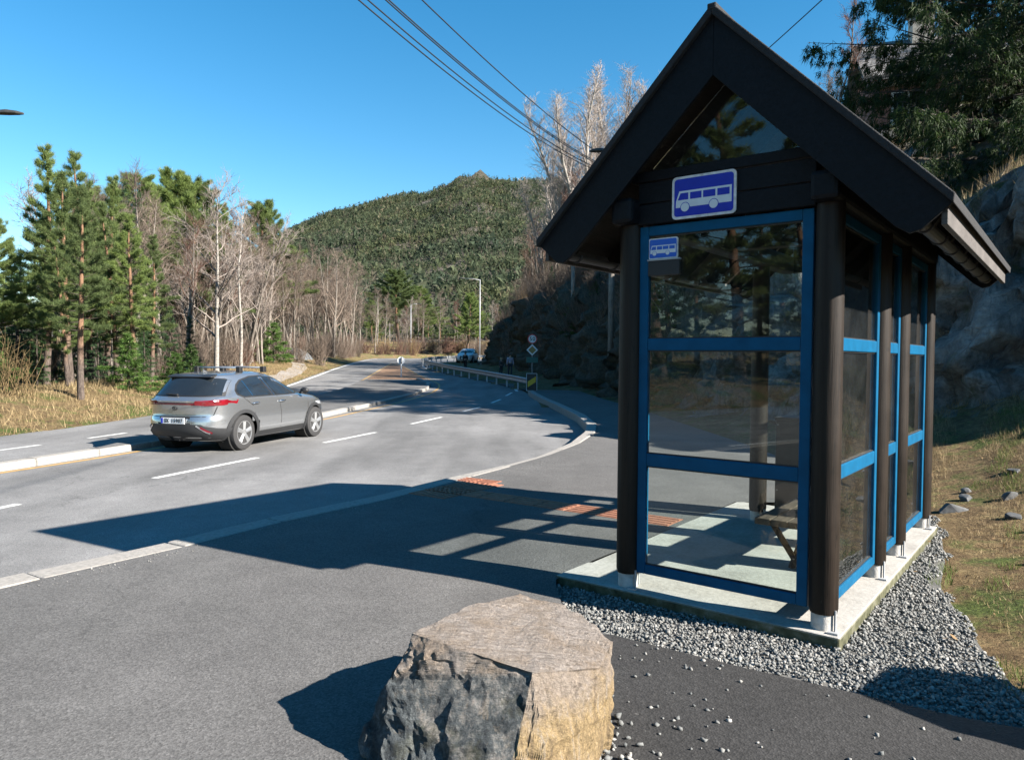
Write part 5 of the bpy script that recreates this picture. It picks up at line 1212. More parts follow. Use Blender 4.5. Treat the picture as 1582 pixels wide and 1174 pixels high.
t.base(t.mix(t.ramp(t.math('DIVIDE', sx.outputs['Z'], 5.0), [(.25, 0), (.6, 1)]).outputs[0], lowc, upc)); t.set(.9, 0, .2); t.bump(n.outputs['Fac'], .7, .03); M['pine_bark'] = t.m
M['needles'] = leaf_mat('pine_needles', (.056, .09, .028), (.185, .24, .08)); M['needles_spruce'] = leaf_mat('spruce_needles', (.016, .042, .016), (.055, .105, .04))
M['needles_big'] = leaf_mat('old_spruce_needles', (.006, .018, .005), (.04, .068, .016), .05, .3)
M['needles_light'] = leaf_mat('juniper_green', (.03, .07, .016), (.095, .16, .04))
M['bark_grey'] = bark('grey_bark', (.085, .073, .062), (.21, .185, .158)); M['bark_white'] = bark('birch_bark', (.15, .137, .12), (.33, .31, .28), .08, (5, 5, 16)); M['bark_dark'] = bark('dark_bark', (.03, .025, .02), (.075, .063, .052))
M['twig_brown'] = bark('brown_twigs', (.095, .073, .057), (.19, .15, .12), .25); M['twig_grey'] = bark('grey_twigs', (.15, .125, .108), (.28, .24, .212), .15); M['twig_pale'] = bark('pale_twigs', (.24, .205, .185), (.42, .37, .335), .08); M['twig_red'] = bark('reddish_twigs', (.085, .047, .036), (.16, .093, .07), .2); M['twig_straw'] = bark('straw_stems', (.13, .09, .045), (.25, .18, .09), .2)
def tree_proto(name, T_, parts):
    """returns list of (child name, mesh)"""
    return [('trunk', T_)] + parts
BARE = []
for k, (h, r_, n1, ang, up, first_, l1, stems, tm, bm_) in enumerate([
        (10, .12, 22, 1.05, .05, .28, .36, 1, 'twig_brown', 'bark_grey'), (11, .11, 24, .85, .07, .32, .33, 1, 'twig_brown', 'bark_grey'), (9.5, .10, 22, .95, .06, .25, .36, 2, 'twig_brown', 'bark_grey'),
        (10.5, .10, 20, .8, .08, .38, .30, 1, 'twig_red', 'bark_grey'), (9, .08, 18, .9, .05, .3, .34, 3, 'twig_grey', 'bark_grey'), (10, .09, 20, .7, .1, .35, .30, 1, 'twig_grey', 'bark_white')]):
    a, b = bare_tree(20 + k, h, r_, n1, ang, up, first_, l1, stems); BARE.append((h, a.mesh('bare_trunk', M[bm_], True), b.mesh('bare_branches', M[tm])))
a, b = bare_tree(64, 11, .15, 28, 1.15, .04, .22, .40, 1, .011, 8, 5); BIRCH = (11, a.mesh('birch_trunk', M['bark_white'], True), b.mesh('birch_branches', M['twig_grey']))
POP = []
for k in range(2):
    a, b = bare_tree(71 + k, 16, .17, 34, .55, .10, .22, .27, 1, .009, 7, 5); POP.append((16, a.mesh('poplar_trunk', M['bark_white'], True), b.mesh('poplar_branches', M['twig_pale'])))
PINE = []
for k, (h, cr, spd, rd) in enumerate([(9.5, .26, 2.1, False), (9, .34, 2.0, False), (10, .22, 2.2, False), (9, .36, 3.0, True)]):
    a, b, c = pine_tree(90 + k, h, .14, cr, spd, .24, 1.9 if rd else 1.25, rd); PINE.append((h, a.mesh('pine_trunk', M['pine_bark'], True), b.mesh('pine_branches', M['bark_dark']), c.mesh('pine_needles', M['needles'])))
SPR = []
for k, (h, spd) in enumerate([(6, 1.7), (9, 2.1)]):
    a, b, c = spruce_tree(120 + k, h, .10, spd, .04, .8, .19); SPR.append((h, a.mesh('spruce_trunk', M['bark_dark'], True), b.mesh('spruce_branches', M['bark_dark']), c.mesh('spruce_needles', M['needles_spruce'])))
a, b, c = spruce_tree(131, 2.4, .06, 1.3, .02, 1.5, .17, .1, 0, .03, 12); JUN = (2.4, a.mesh('juniper_stem', M['bark_dark']), b.mesh('juniper_branches', M['bark_dark']), c.mesh('juniper_needles', M['needles_light']))
_tr = random.Random(5)
def put_tree(name, proto, x, y, h, label, group=None, rz=None, wide=1.0, cat='tree', z=None):
    e = empty(name, (x, y, (gz(x, y) if z is None else z)), _tr.uniform(0, 6.28) if rz is None else rz, label, cat, group)
    s_ = h / proto[0]; e.scale = (s_ * wide, s_ * wide, s_)
    obj('trunk', proto[1], e)
    if len(proto) == 3: obj('crown', proto[2], e)
    else:
        c = obj('crown', proto[3], e); obj('branches', proto[2], c)
    return e

# ------------------------------------------------------------------ mountain and its forest
SKX = [-1400, -800, -389, -326, -278, -254, -231, -183, -135, -104, -80, -58, -44, -25, 7, 55, 134, 245, 403, 800, 1400]
SKZ = [5, 20, 65, 116, 155, 166, 176, 188, 201, 204, 216, 227, 229, 223, 220, 223, 215, 179, 110, 40, 5]
def mount(X, Y):
    hr = np.interp(X * 900.0 / np.maximum(Y, 450) * np.interp(Y, [190, 900], [.8, 1.0]), SKX, SKZ) - 3.5
    tt = np.clip((Y - 175) / 725.0, 0, 1.0); back = np.clip((Y - 900) / 500.0, 0, 1)
    z = 2 + (hr - 2) * (0.25 * tt + .75 * tt ** 1.25) * (1 - .75 * back ** 1.5)
    amp = np.clip(tt * 6, 0, 1) * np.clip((930 - Y) / 200 + .25, .25, 1)
    return z + amp * (4.0 * wob(X, Y, 120) + 2.0 * wob(X + 50, Y, 47)) - 3 * (tt <= 0)
mx_ = np.arange(-1300, 1300, 13.0); my_ = np.concatenate([np.arange(170, 960, 11.0), np.arange(960, 1500, 45)])
MX, MY = np.meshgrid(mx_, my_); MZ = mount(MX, MY)
rr2 = np.random.RandomState(8); MZ += rr2.normal(0, 1.0, MZ.shape) * np.clip((MY - 500) / 400, 0, 1) * (MY < 940)
sm_ = np.exp(-((MX + 50) / 45) ** 2) * np.exp(-((MY - 895) / 60) ** 2); MZ += sm_ * rr2.normal(0, 2.2, MZ.shape)
ny2, nx2 = MX.shape; i2 = (np.arange(ny2 - 1)[:, None] * nx2 + np.arange(nx2 - 1)[None, :]).ravel()
t = NT('mountain_heath'); p = t.coord('Position'); n1 = t.noise(p, .03, 8, .7); n2 = t.noise(p, .2, 6, .75)
c = t.ramp(n1.outputs['Fac'], [(.3, (.05, .048, .035)), (.5, (.09, .08, .062)), (.62, (.125, .112, .098)), (.78, (.20, .19, .18))]).outputs[0]
t.base(t.mix(1.0, c, t.ramp(n2.outputs['Fac'], [(.3, .5), (.7, 1.25)]).outputs[0], 'MULTIPLY')); t.set(.95, 0, .1); t.bump(n2.outputs['Fac'], 1.0, 2.5); M['heath'] = t.m
tag(obj('mountain', np_mesh('mountain', np.stack([MX, MY, MZ], -1).reshape(-1, 3), np.stack([i2, i2 + 1, i2 + nx2 + 1, i2 + nx2], 1), M['heath'], True)), 'forested mountain with a rocky top behind the road', kind='structure')
rs = np.random.RandomState(21); NT_ = 150000
fy = np.sqrt(rs.uniform(200 ** 2, 935 ** 2, NT_)); fx = rs.uniform(-.46, .22, NT_) * fy
dens = wob(fx, fy, 75) + .8 * wob(fx + 300, fy, 28); summit = np.exp(-((fx + 48) / 55) ** 2) * np.exp(-((fy - 890) / 60) ** 2) + .75 * np.clip((fy - 870) / 60, 0, 1)
keep = (rs.uniform(0, 1, NT_) < np.clip(.8 + .4 * dens, .15, 1)) & (rs.uniform(0, 1, NT_) > summit * .95)
fx, fy = fx[keep], fy[keep]; nt = len(fx); fz = mount(fx, fy)
hh_ = rs.gamma(6, .46, nt).clip(1.3, 5.5) * (1 + .25 * wob(fx, fy, 40)); rd = hh_ * rs.uniform(.18, .32, nt)
K = 8                                                     # ragged crowns: ten small faces spread through each cone
hf = rs.uniform(.08, 1.0, (nt, K)) ** .9; rr3 = (1.05 - hf) * rd[:, None] * rs.uniform(.2, 1.0, (nt, K)); aa = rs.uniform(0, 6.283, (nt, K))
cen = np.stack([np.cos(aa) * rr3, np.sin(aa) * rr3, hf * hh_[:, None]], -1) + np.stack([fx, fy, fz - .2], -1)[:, None]
tri3 = rs.normal(0, 1, (nt, K, 3, 3)) * (rd[:, None] * rs.uniform(.4, .7, (nt, K)))[..., None, None]; tri3[..., 2] *= 1.3
V7 = cen[:, :, None, :] + tri3; FF = np.arange(nt * K * 3).reshape(-1, 3); tint_ = np.repeat(rs.uniform(0, 1, nt), K * 3)
t = NT('far_conifers'); g_ = t.node('ShaderNodeNewGeometry'); p = t.coord('Position'); nn = t.noise(p, .018, 4, .6); rp = t.node('ShaderNodeAttribute', attribute_name='species').outputs['Fac']
c = t.ramp(rp, [(0, (.040, .055, .034)), (.5, (.062, .082, .048)), (.8, (.088, .104, .060)), (.93, (.11, .105, .075)), (1, (.135, .115, .092))]).outputs[0]
t.base(t.mix(1.0, c, t.ramp(nn.outputs['Fac'], [(.35, (.8, .85, .95)), (.65, (1.2, 1.12, .98))]).outputs[0], 'MULTIPLY')); t.set(.9, 0, .1)
tr = t.node('ShaderNodeBsdfTranslucent'); t.l(t.b.inputs['Base Color'].links[0].from_socket, tr.inputs[0]); mx = t.node('ShaderNodeMixShader'); mx.inputs[0].default_value = .45; t.l(t.b.outputs[0], mx.inputs[1]); t.l(tr.outputs[0], mx.inputs[2]); t.l(mx.outputs[0], t.n['Material Output'].inputs['Surface']); M['far_conifers'] = t.m
mf_me = np_mesh('mountain_forest', V7.reshape(-1, 3), FF, M['far_conifers'])
mf_me.attributes.new('species', 'FLOAT', 'POINT').data.foreach_set('value', tint_.astype(np.float32))
tag(obj('mountain_forest', mf_me), 'dense conifer forest covering the mountain slope', 'forest', kind='stuff')

# ------------------------------------------------------------------ tree placement
def topz(name, proto, x, y, ztop, *a, **k): return put_tree(name, proto, x, y, max(2.0, ztop - gz(x, y)), *a, **k)
PL = [(-17.1, 27, 9.0, 0, 'tall pine with a pointed blue green top at the left'), (-13.2, 22.5, 6.6, 1, 'pine whose bare lower trunk stands nearest the left road'), (-16.0, 28, 9.2, 2, 'tall pointed pine second from the left in the row'), (-15.6, 26, 7.9, 1, 'pine between the two tallest pointed pines'), (-16.5, 30, 8.7, 0, 'pine just behind the second tall pointed pine'),
      (-15.0, 28, 7.2, 2, 'middle sized pine on the right flank of the pine group'), (-13.8, 27, 6.6, 1, 'slim pine at the right end of the pine group'), (-16.6, 24, 5.9, 3, 'low pine cut by the left picture edge'), (-14.8, 24.5, 5.6, 2, 'short bushy pine low in the pine group'), (-14.7, 30, 6.3, 0, 'small pine beside the first bare trees')]
for x, y, zt, k, lb_ in PL: topz('pine_tree', PINE[k], x, y, zt + .25, lb_, 'pines beside the left road')
BP = [(-24.2, 46, 12.3, 'S'), (-23.3, 46, 11.7, 'S'), (-25.1, 52, 13.9, 3), (-24.7, 55, 15.3, 3), (-24.0, 58, 15.0, 3), (-23.5, 60, 14.0, 0), (-24.8, 70, 16.2, 3), (-25.0, 75, 16.4, 0), (-24.7, 44, 10.1, 3), (-28.2, 60, 14.7, 3), (-22.0, 50, 11.0, 3), (-29, 50, 13, 3), (-21, 38, 8.6, 'S'), (-20, 36, 7.2, 'S'), (-24, 38, 9, 0)]
for x, y, zt, k in BP: topz('pine_tree' if k != 'S' else 'spruce_tree', SPR[1] if k == 'S' else PINE[k], x, y, zt, ('spruce' if k == 'S' else 'rounded pine' if k == 3 else 'pointed pine') + ' rising behind ' + ('the left pines' if x / y < -.5 else 'the bare trees above the car' if x / y < -.4 else 'the bare trees next to the mountain'), 'conifers behind the bare trees', wide=1.15 if k == 3 else 1.0)
topz('birch_tree', BIRCH, -16.1, 40, 10.4, 'pale spreading bare tree standing tallest above the silver car')
topz('birch_tree', BARE[5], -16.2, 44, 10.6, 'slim straight pale bare tree right of the spreading one')
rb = random.Random(17); n_l = 0
LBL = ['spreading leafless tree', 'tall leafless tree with brown twigs', 'twin stemmed leafless tree', 'slim leafless tree with reddish twigs', 'leafless tree of several thin stems', 'slim leafless tree with a pale trunk']
for k in range(178):
    y = rb.uniform(29, 108); edge = float(xL(y)); x = edge - rb.uniform(2.2, 4 + 9 * (1 + y / 90))
    if y < 34 and x > -17: x -= 3.5
    if y < 62 and x > edge - 4.0: x -= 2.0
    if x / y < -.60: continue
    h = rb.uniform(6.5, 9.5) * (1.02 + .005 * (y - 30)); kk = rb.choice([0, 0, 1, 1, 2, 2, 3, 4, 5]); pr = BARE[kk]
    put_tree('bare_tree', pr, x, y, h, LBL[kk] + (' nearest the left pines' if y < 42 else ' in the middle of the left thicket' if y < 72 else ' at the far end of the left thicket'), 'leafless trees along the left road'); n_l += 1
for (x, y, zt) in [(-31, 122, 14.2), (-29.5, 126, 14.6), (-27, 130, 12), (-25, 134, 13), (-22.5, 131, 11.4), (-17.5, 137, 12.3), (-14.0, 142, 13.2), (-10.5, 144, 11.5), (-32, 116, 13.5), (-31, 132, 11), (-20.5, 140, 11.0), (-7, 147, 11), (-35, 124, 13), (-38, 130, 13), (-26, 142, 12), (-33, 138, 12), (-4, 150, 12), (0, 152, 12), (-18, 148, 12), (-12, 152, 12), (-23, 150, 13)]:
    topz('bare_tree', BARE[rb.choice([0, 1, 3, 4, 5])], x, y, zt + 1, 'leafless tree standing behind the far bend of the road', 'leafless trees behind the far bend')
for k in range(32):
    x = rb.uniform(-46, 12); y = rb.uniform(140, 172) - x * .2
    topz('bare_tree', BARE[rb.choice([0, 1, 2, 3])], x, y, rb.uniform(9, 13), 'leafless tree standing behind the far bend of the road', 'leafless trees behind the far bend')
MP = [(-24.5, 160, 20.0, 3, 'broad bright green pine in the middle distance below the mountain'), (-8.2, 131, 13.0, 3, 'pine with a bare orange trunk left of the far car'), (-6.2, 137, 12.0, 1, 'slender pine just right of the orange trunked pine'), (-28.5, 150, 13.0, 3, 'small dark pine left of the broad green pine'), (-20.5, 172, 18.0, 3, 'pine half hidden behind the broad green pine'), (-31, 170, 17, 0, 'pine left behind the broad green pine')]
for x, y, zt, k, lb_ in MP: topz('pine_tree', PINE[k], x, y, zt, lb_, None, wide=1.7 if k == 3 and y > 155 else 1.0)
for k in range(26):
    x = rb.uniform(-60, 30); y = rb.uniform(176, 210); topz('pine_tree', PINE[rb.choice([0, 2, 3])], x, y, rb.uniform(10, 15), 'dark pine at the foot of the mountain behind the leafless trees', 'pines at the foot of the mountain', wide=1.2)
# right-hand slope
for k, (x, y, zt) in enumerate([(3.4, 63, 19.5), (4.6, 61, 23.5), (5.6, 63, 22.0), (6.6, 62, 24.6), (8.0, 61, 23.4), (9.4, 62, 25.0), (10.9, 61, 24.4), (12.6, 62, 24.0), (3.0, 68, 18), (4.2, 71, 22), (7.4, 70, 26), (4.0, 62, 21), (5.1, 65, 23.4), (7.2, 64, 25), (8.7, 66, 26), (10.2, 64, 25), (3.4, 65, 17.5), (6.1, 60.5, 22)]):
    topz('poplar_tree', POP[k % 2], x, y, zt, ['tall pale leafless poplar at the left of the clump behind the gable', 'tall leafless poplar in the clump left of the shelter gable'][min(k, 1)], 'poplars behind the shelter', wide=1.5)
for (x, y, zt) in [(5.0, 55, 15.5), (4.6, 58, 14.3), (2.2, 76, 15.3), (2.6, 73, 15.4), (2.8, 84, 14.5), (2.2, 80, 14.8), (3.6, 66, 14.4), (9, 92, 15), (4.2, 61, 13.5), (5.4, 64, 15), (6.5, 60, 15), (4.4, 70, 15), (1.6, 77.5, 13), (3.2, 88, 15)]:
    topz('bare_tree', BARE[rb.choice([1, 3, 3, 0])], x, y, zt, 'reddish leafless tree on the slope above the dark rock cut', 'leafless trees above the rock cut')
for k in range(38):
    y = rb.uniform(26, 90); c_ = np.interp(y, CLIFF[4:15, 1], CLIFF[4:15, 0]); x = c_ + rb.uniform(3.6, 15) + (4 if y < 34 else 0)
    put_tree('bare_tree', BARE[rb.choice([0, 1, 2, 2, 3, 4])], x, y, rb.uniform(4.5, 8), 'leafless tree in the brush above the rock cut', 'leafless brush trees above the rock cut')
for (x, y, h) in [(5.3, 45, 3.2), (4.9, 48, 2.6), (6.6, 40, 2.8), (3.0, 57, 3)]:
    put_tree('spruce_tree', SPR[0], x, y, h, 'small dark spruce growing on top of the rock cut', 'small spruces on the rock cut')
a, b, c = spruce_tree(140, 18, .36, 7.3, .0, 1.15, .20, .20, 1.0, .026, 26)
BIG = (17, a.mesh('big_spruce_trunk', M['bark_dark'], True), b.mesh('big_spruce_branches', M['bark_dark']), c.mesh('big_spruce_needles', M['needles_big']))
put_tree('spruce_tree', BIG, 15.8, 22.5, 18, 'huge drooping dark spruce overhanging the rock wall beside the shelter', None, 0.4, z=gz(15.5, 22) - 2.2)
# trees on the camera's side of the road, mirrored in the gable pane
for k in range(30):
    a_ = R(-4 + 72 * (k + .5) / 30); d_ = rb.choice([29, 33, 38, 43]) + rb.uniform(-1.5, 1.5); x, y = -d_ * math.cos(a_), -d_ * math.sin(a_)
    if x > float(xL(y)) - 1.5: x = float(xL(y)) - 2.0
    pr = rb.choice([PINE[0], PINE[2], PINE[3], SPR[1], SPR[1]])
    put_tree('pine_tree' if pr in PINE else 'spruce_tree', pr, x, y, rb.uniform(15.5, 18.5) if 8 <= k <= 20 and k % 3 == 0 else rb.uniform(9.5, 13.5), 'conifer across the road mirrored in the shelter glass', 'conifers mirrored in the shelter glass', wide=1.35, z=-.2)
for (x, y, h) in [(-20.5, 30, 4.6), (-19.9, 27.5, 4.2), (-22, 33, 5.2), (-24, 36, 5.6), (-26.5, 39, 6.0), (-23, 31, 4.6), (-21, 25, 3.6), (-25, 33, 4.8), (-29, 42, 6)]:
    put_tree('spruce_tree', SPR[k % 2], x, y, h, 'low spruce at the left picture edge beside the pines', 'low spruces at the left edge', wide=1.25)
for k in range(26):
    y = rb.uniform(30, 78); c_ = np.interp(y, CLIFF[4:15, 1], CLIFF[4:15, 0]); x = c_ + rb.uniform(1.5, 3.4)
    put_tree('bare_tree', BARE[rb.choice([0, 2, 2, 4])], x, y, rb.uniform(2.8, 4.8), 'low leafless tree leaning along the top edge of the rock cut', 'low leafless trees on the rock edge', wide=1.4)
# shrubs: bare stems and green juniper-like bushes
def shrub(seed, n, h, spread, mat, twigs=4):
    rs = np.random.RandomState(seed); B = TB()
    for k in range(n):
        a = rs.uniform(0, 6.28); tl = rs.uniform(.05, spread); L = h * rs.uniform(.55, 1.1)
        d = np.array([np.cos(a) * np.sin(tl), np.sin(a) * np.sin(tl), np.cos(tl)]); Q, _ = bend_path(np.array([rs.normal(0, .25), rs.normal(0, .25), -.1]), d, L, 4, rs, .09, .03)
        B.tube(Q, np.linspace(.014, .005, 5), 3)
        for j in range(twigs):
            u_ = rs.uniform(.3, 1); p_ = np.array([np.interp(u_, np.linspace(0, 1, 5), Q[:, q]) for q in range(3)]); d2 = d + rs.normal(0, .45, 3); d2 /= np.linalg.norm(d2)
            B.tube(np.array([p_, p_ + d2 * L * rs.uniform(.15, .4)]), [.006, .003], 3)
    return B.mesh('shrub_stems', mat)
SHR = [shrub(1, 60, 2.0, .55, M['twig_brown']), shrub(2, 55, 1.7, .6, M['twig_red']), shrub(3, 26, 1.7, .4, M['twig_straw'], 3), shrub(4, 70, 2.6, .45, M['twig_brown'], 6)]
def put_shrub(x, y, s_, k, label, group, z=None):
    o = obj('shrub', SHR[k], None, (x, y, gz(x, y) if z is None else z)); o.scale = (s_ * rb.uniform(1, 1.5), s_ * rb.uniform(1, 1.5), s_); o.rotation_euler = (0, 0, rb.uniform(0, 6.28)); return tag(o, label, 'shrub', group)
for (x, y, s_) in [(-14.9, 21.4, .95), (-14.0, 20.9, .8)]: put_shrub(x, y, s_, 2, 'straw coloured stems in front of the left pines', 'straw coloured stems by the pines')
for k in range(46):
    y = rb.uniform(27, 100); x = float(xL(y)) - rb.uniform(1.6, 6.0) - (2.0 if y < 60 else 0)
    put_shrub(x, y, rb.uniform(.6, 1.1), rb.choice([0, 1, 3]), 'leafless brown shrub at the foot of the left thicket', 'leafless shrubs along the left road')
for k in range(80):
    x = rb.uniform(-40, 8); y = np.interp(x, [-40, -22, -14, 0, 10], [104, 118, 131, 140, 146]) + rb.uniform(1.5, 7); x2 = x - (3 if y < 122 else 0)
    put_shrub(x2, y, rb.uniform(1.1, 1.9), rb.choice([0, 1, 1, 2]), 'reddish brown shrub along the outside of the far bend', 'shrubs along the far bend')
for k in range(70):
    y = rb.uniform(26, 92); c_ = np.interp(y, CLIFF[4:15, 1], CLIFF[4:15, 0]); x = c_ + rb.uniform(.3, 5)
    put_shrub(x, y, rb.uniform(.5, 1.15), rb.choice([0, 1, 2, 2, 3]), 'tangled brown shrub hanging over the rock cut', 'shrubs on the rock cut')
for (x, y, h, lb_) in [(-13.3, 25.5, 1.9, 'bright green bush behind the bare pine trunk'), (-12.6, 27.5, 1.5, 'low green bush right of the bare pine trunk'), (-15.6, 21.6, 1.8, 'blue green low bush at the left picture edge'), (-16.8, 23.0, 2.6, 'dark bush behind the left edge bush'), (-14.4, 33, 1.8, 'green bush among the first bare trees'), (-18.5, 57, 3.2, 'lone bright green bush by the rock and side path')]:
    put_tree('green_bush', JUN, x, y, h, lb_, None, wide=1.2, cat='bush')
for (x, y, h) in [(-18.5, 26, 4.0), (-17.4, 30, 4.2), (-16.5, 32, 3.6), (-19.5, 29, 5), (-15.8, 34, 3.4), (-18.5, 24.5, 3.4), (-16.8, 26, 2.6), (-15.2, 27, 2.6), (-14.5, 29, 2.8), (-17.5, 34, 5.5), (-20.5, 33, 6), (-19, 38, 6.5), (-21.5, 27, 6), (-16.2, 37, 3.2)]:
    put_tree('spruce_tree', SPR[0], x, y, h, 'young dark spruce filling the shade under the left pines', 'young spruces under the pines')
for k in range(90):
    y = rb.uniform(28, 78); c_ = np.interp(y, CLIFF[4:15, 1], CLIFF[4:15, 0]); f_ = rb.uniform(.1, 1.0); x = c_ - .45 + 1.45 * f_; zb_ = gz(c_ - 1.0, y); z_ = zb_ + f_ * (gz(c_ + 1.6, y) - zb_)
    put_shrub(x, y, rb.uniform(.55, 1.05), rb.choice([0, 0, 2, 3, 3]), 'brown bramble like shrub clinging to the face of the rock cut', 'shrubs clinging to the rock face', z_)
for k in range(16):
    y = rb.uniform(27, 70); c_ = np.interp(y, CLIFF[4:15, 1], CLIFF[4:15, 0]); f_ = rb.uniform(.2, 1.05); x = c_ - .4 + 1.45 * f_; zb_ = gz(c_ - 1.0, y); z_ = zb_ + f_ * (gz(c_ + 1.6, y) - zb_)
    put_tree('green_bush', JUN, x, y, rb.uniform(.9, 1.8), 'low green bush on the ledges of the rock cut', 'green bushes on the rock cut', wide=1.3, cat='bush', z=z_ - .15)
# outcrop by the side path on the left
me = rock_mesh('outcrop', [(-.9, -.6, 1.2), (.7, -.5, 1.5), (1.3, .6, 1.1), (-.5, .9, 1.6)], [(-1.8, -1.1, -.4), (1.6, -1.2, -.4), (2.3, 1.2, -.4), (-1.8, 1.4, -.4)], M['field_stone'], 3, 3, .12)
tag(obj('rock_outcrop', me, None, (-20.2, 68, gz(-20.2, 68) - .5)), 'pale rock outcrop beside the green bush on the left', 'rock')
pth = ribbon('side_path', [(-13.2, 36), (-13.9, 42), (-15.0, 50), (-16.4, 57), (-17.8, 61)], 1.1, .0, plain('path_grit', (.2, .18, .16), .95, var=.3, scale=2, space='Position'), None)
for v in pth.data.vertices: v.co.z = gz(v.co.x, v.co.y) + .05
tag(pth, 'narrow gravel side path leaving the left road', kind='structure')
# low stone wall in the shade beside the path
sw = empty('stone_wall', (6.0, 30.5, gz(6.0, 30.5)), R(100), 'low dry stone wall in the shade below the rock cut', 'stone wall')
for k in range(14):
    r_ = .28; me = stones('stone', [(0, 0, 0)], [r_], M['field_stone'], 200 + k, .5); o = obj('stone', me, sw); o.location = ((k % 7) * .45 - 1.4, rb.uniform(-.05, .05), .15 + .28 * (k // 7))

# ------------------------------------------------------------------ grass and litter
def blades(name, X, Y, Z, H, W_, mat, seed, lean=.5):
    rs = np.random.RandomState(seed); n = len(X); a = rs.uniform(0, 6.28, n); s_ = np.stack([np.cos(a), np.sin(a), np.zeros(n)], 1) * (W_ * .5)[:, None]
    b = rs.uniform(0, 6.28, n); ln = rs.uniform(.05, lean, n) * H; p = np.stack([X, Y, Z], 1)
    tip = p + np.stack([np.cos(b) * ln, np.sin(b) * ln, H * np.sqrt(np.clip(1 - (ln / H) ** 2, .1, 1))], 1)
    V = np.stack([p - s_, p + s_, tip], 1).reshape(-1, 3); return np_mesh(name, V, np.arange(3 * n).reshape(-1, 3), mat)
M['straw'] = leaf_mat('dry_grass', (.13, .088, .042), (.36, .275, .15), 0, .2); M['grass'] = leaf_mat('green_grass', (.045, .078, .014), (.155, .20, .048), 0, .3)
def scatter(n, x0, x1, y0, y1, cond, seed):
    rs = np.random.RandomState(seed); X = rs.uniform(x0, x1, n); Y = rs.uniform(y0, y1, n); k = cond(X, Y); return X[k], Y[k], rs
X, Y, rs = scatter(90000, -20, -9, 12, 60, lambda x, y: (x < xL(y) - .25) & (x > xL(y) - 5.5) & (wob(x, y, 2.2) > -.7), 5)
tag(obj('dry_grass', blades('dry_grass_left', X, Y, ground(X, Y) - .02, rs.uniform(.06, .28, len(X)), rs.uniform(.008, .02, len(X)), M['straw'], 6, .85)), 'dry straw coloured grass on the left bank', 'grass', kind='stuff')
X, Y, rs = scatter(60000, 2.6, 11, 3.2, 16, lambda x, y: (signed_dist(EDGE, x, y) > .05) & (signed_dist(CLIFF, x, y) < .6) & (wob(x, y, 1.3) > -.55) & (rs_keep(x, y)), 7) if False else scatter(120000, 2.6, 11, 3.2, 16, lambda x, y: (signed_dist(EDGE, x, y) > .02) & (signed_dist(CLIFF, x, y) < .8) & (wob(x, y, 1.3) > -.2), 7)
H_ = rs.uniform(.02, .10, len(X)) * np.clip(.6 + signed_dist(EDGE, X, Y) * .3, .5, 1.4)
tag(obj('dry_grass', blades('dry_grass_right', X, Y, ground(X, Y) - .01, H_, rs.uniform(.003, .008, len(X)), M['straw'], 8, .95)), 'dry matted grass on the slope behind the shelter', 'grass', kind='stuff')
X, Y, rs = scatter(130000, 2.6, 10, 3.4, 13, lambda x, y: (signed_dist(EDGE, x, y) > -.25) & (signed_dist(CLIFF, x, y) < .4) & (wob(x, y, 1.7) + .35 * wob(x, y, .5) > .62), 9)
tag(obj('green_grass', blades('green_grass_right', X, Y, np.maximum(ground(X, Y), -.09) - .01, rs.uniform(.03, .10, len(X)), rs.uniform(.003, .007, len(X)), M['grass'], 10, .8)), 'green grass tufts along the gravel and on the slope', 'grass', kind='stuff')
X, Y, rs = scatter(60000, -22, -10, 10, 70, lambda x, y: (x < xL(y) - .1) & (x > xL(y) - 1.6) & (wob(x, y, 3) > .0), 12)
tag(obj('green_grass', blades('green_grass_left', X, Y, ground(X, Y) - .02, rs.uniform(.03, .1, len(X)), rs.uniform(.008, .016, len(X)), M['grass'], 13, .7)), 'short green grass edging the left road', 'grass', kind='stuff')
X, Y, rs = scatter(26000, 3, 12, 8, 70, lambda x, y: (signed_dist(CLIFF, x, y) > .2) & (signed_dist(CLIFF, x, y) < 5), 14)
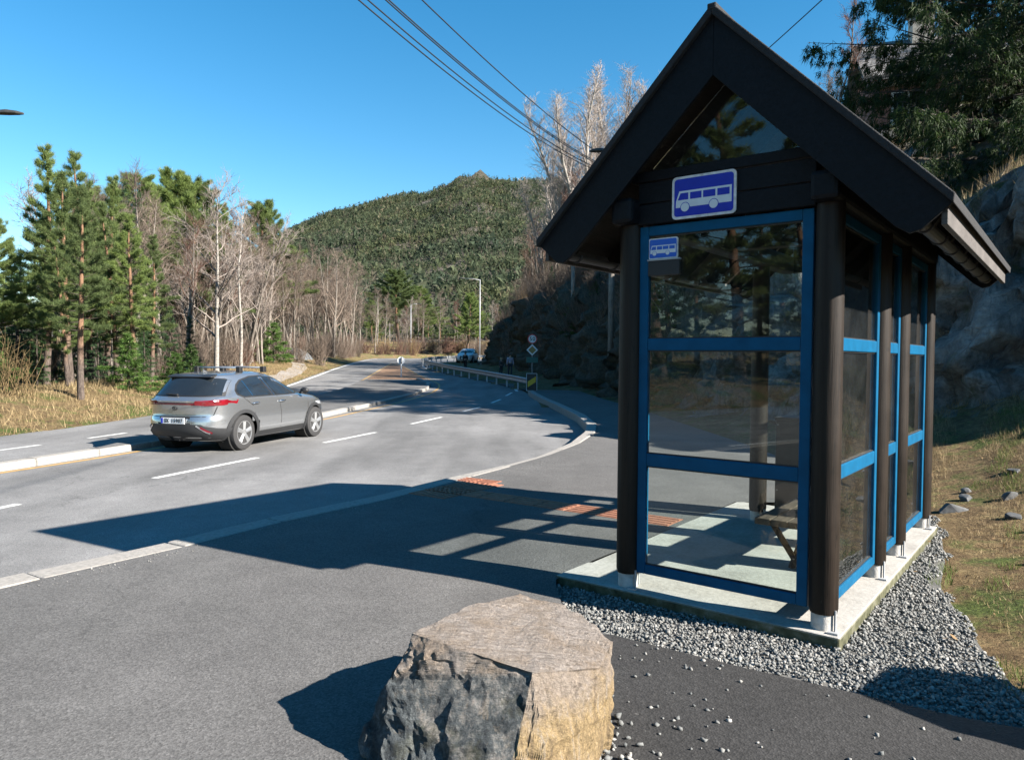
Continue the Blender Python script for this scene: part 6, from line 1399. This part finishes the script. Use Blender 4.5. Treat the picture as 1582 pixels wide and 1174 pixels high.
tag(obj('hanging_grass', blades('hanging_grass', X, Y, ground(X, Y) - .03, rs.uniform(.15, .5, len(X)), rs.uniform(.01, .02, len(X)), M['straw'], 15, .95)), 'long dead grass hanging over the rock cut', 'grass', kind='stuff')

# grit swept against the kerb, fallen leaves by the slab and on the slope
rs = np.random.RandomState(77); n = 1500; kf = np.array(KF)[3:14]; kk = np.concatenate([[0], np.cumsum(np.hypot(*(kf[1:] - kf[:-1]).T))]); s1 = rs.uniform(0, kk[-1], n)
gx1 = np.interp(s1, kk, kf[:, 0]); gy1 = np.interp(s1, kk, kf[:, 1]); side1 = rs.uniform(0, 1, n) < .55; off1 = np.where(side1, .30 + np.abs(rs.normal(0, .12, n)), -.02 - np.abs(rs.normal(0, .10, n)))
gx1 = gx1 + off1 * .85; gy1 = gy1 - off1 * .53
gr2 = obj('grit', stones('grit', np.stack([gx1, gy1, np.where(side1, .003, ROAD + .003)], 1), rs.uniform(.002, .007, n), M['gravel'], 5)); tag(gr2, 'loose grit swept against the kerb stones', 'grit', kind='stuff')
n = 900; lx = rs.uniform(.5, 8.5, n); ly_ = rs.uniform(3.3, 12, n); k = (signed_dist(EDGE, lx, ly_) > -.6) & (signed_dist(CLIFF, lx, ly_) < .2); lx, ly_ = lx[k], ly_[k]; m_ = len(lx)
lz = np.where(signed_dist(EDGE, lx, ly_) > 0, ground(lx, ly_), -.05) + .02; la = rs.uniform(0, 6.28, m_); ls = rs.uniform(.009, .024, m_); tl = rs.normal(0, .35, (m_, 2))
quad = np.array([(-1, 0), (0, -.5), (1, 0), (0, .5)]); qx = quad[None, :, 0] * ls[:, None]; qy = quad[None, :, 1] * ls[:, None]
LV = np.stack([lx[:, None] + qx * np.cos(la)[:, None] - qy * np.sin(la)[:, None], ly_[:, None] + qx * np.sin(la)[:, None] + qy * np.cos(la)[:, None], lz[:, None] + qx * tl[:, :1] + qy * tl[:, 1:]], -1)
lv_o = obj('fallen_leaves', np_mesh('fallen_leaves', LV.reshape(-1, 3), np.arange(m_ * 4).reshape(-1, 4), leaf_mat('dead_leaf', (.09, .045, .02), (.30, .20, .10), 0, .2))); tag(lv_o, 'scattered dead leaves on the slope and gravel', 'leaves', kind='stuff')
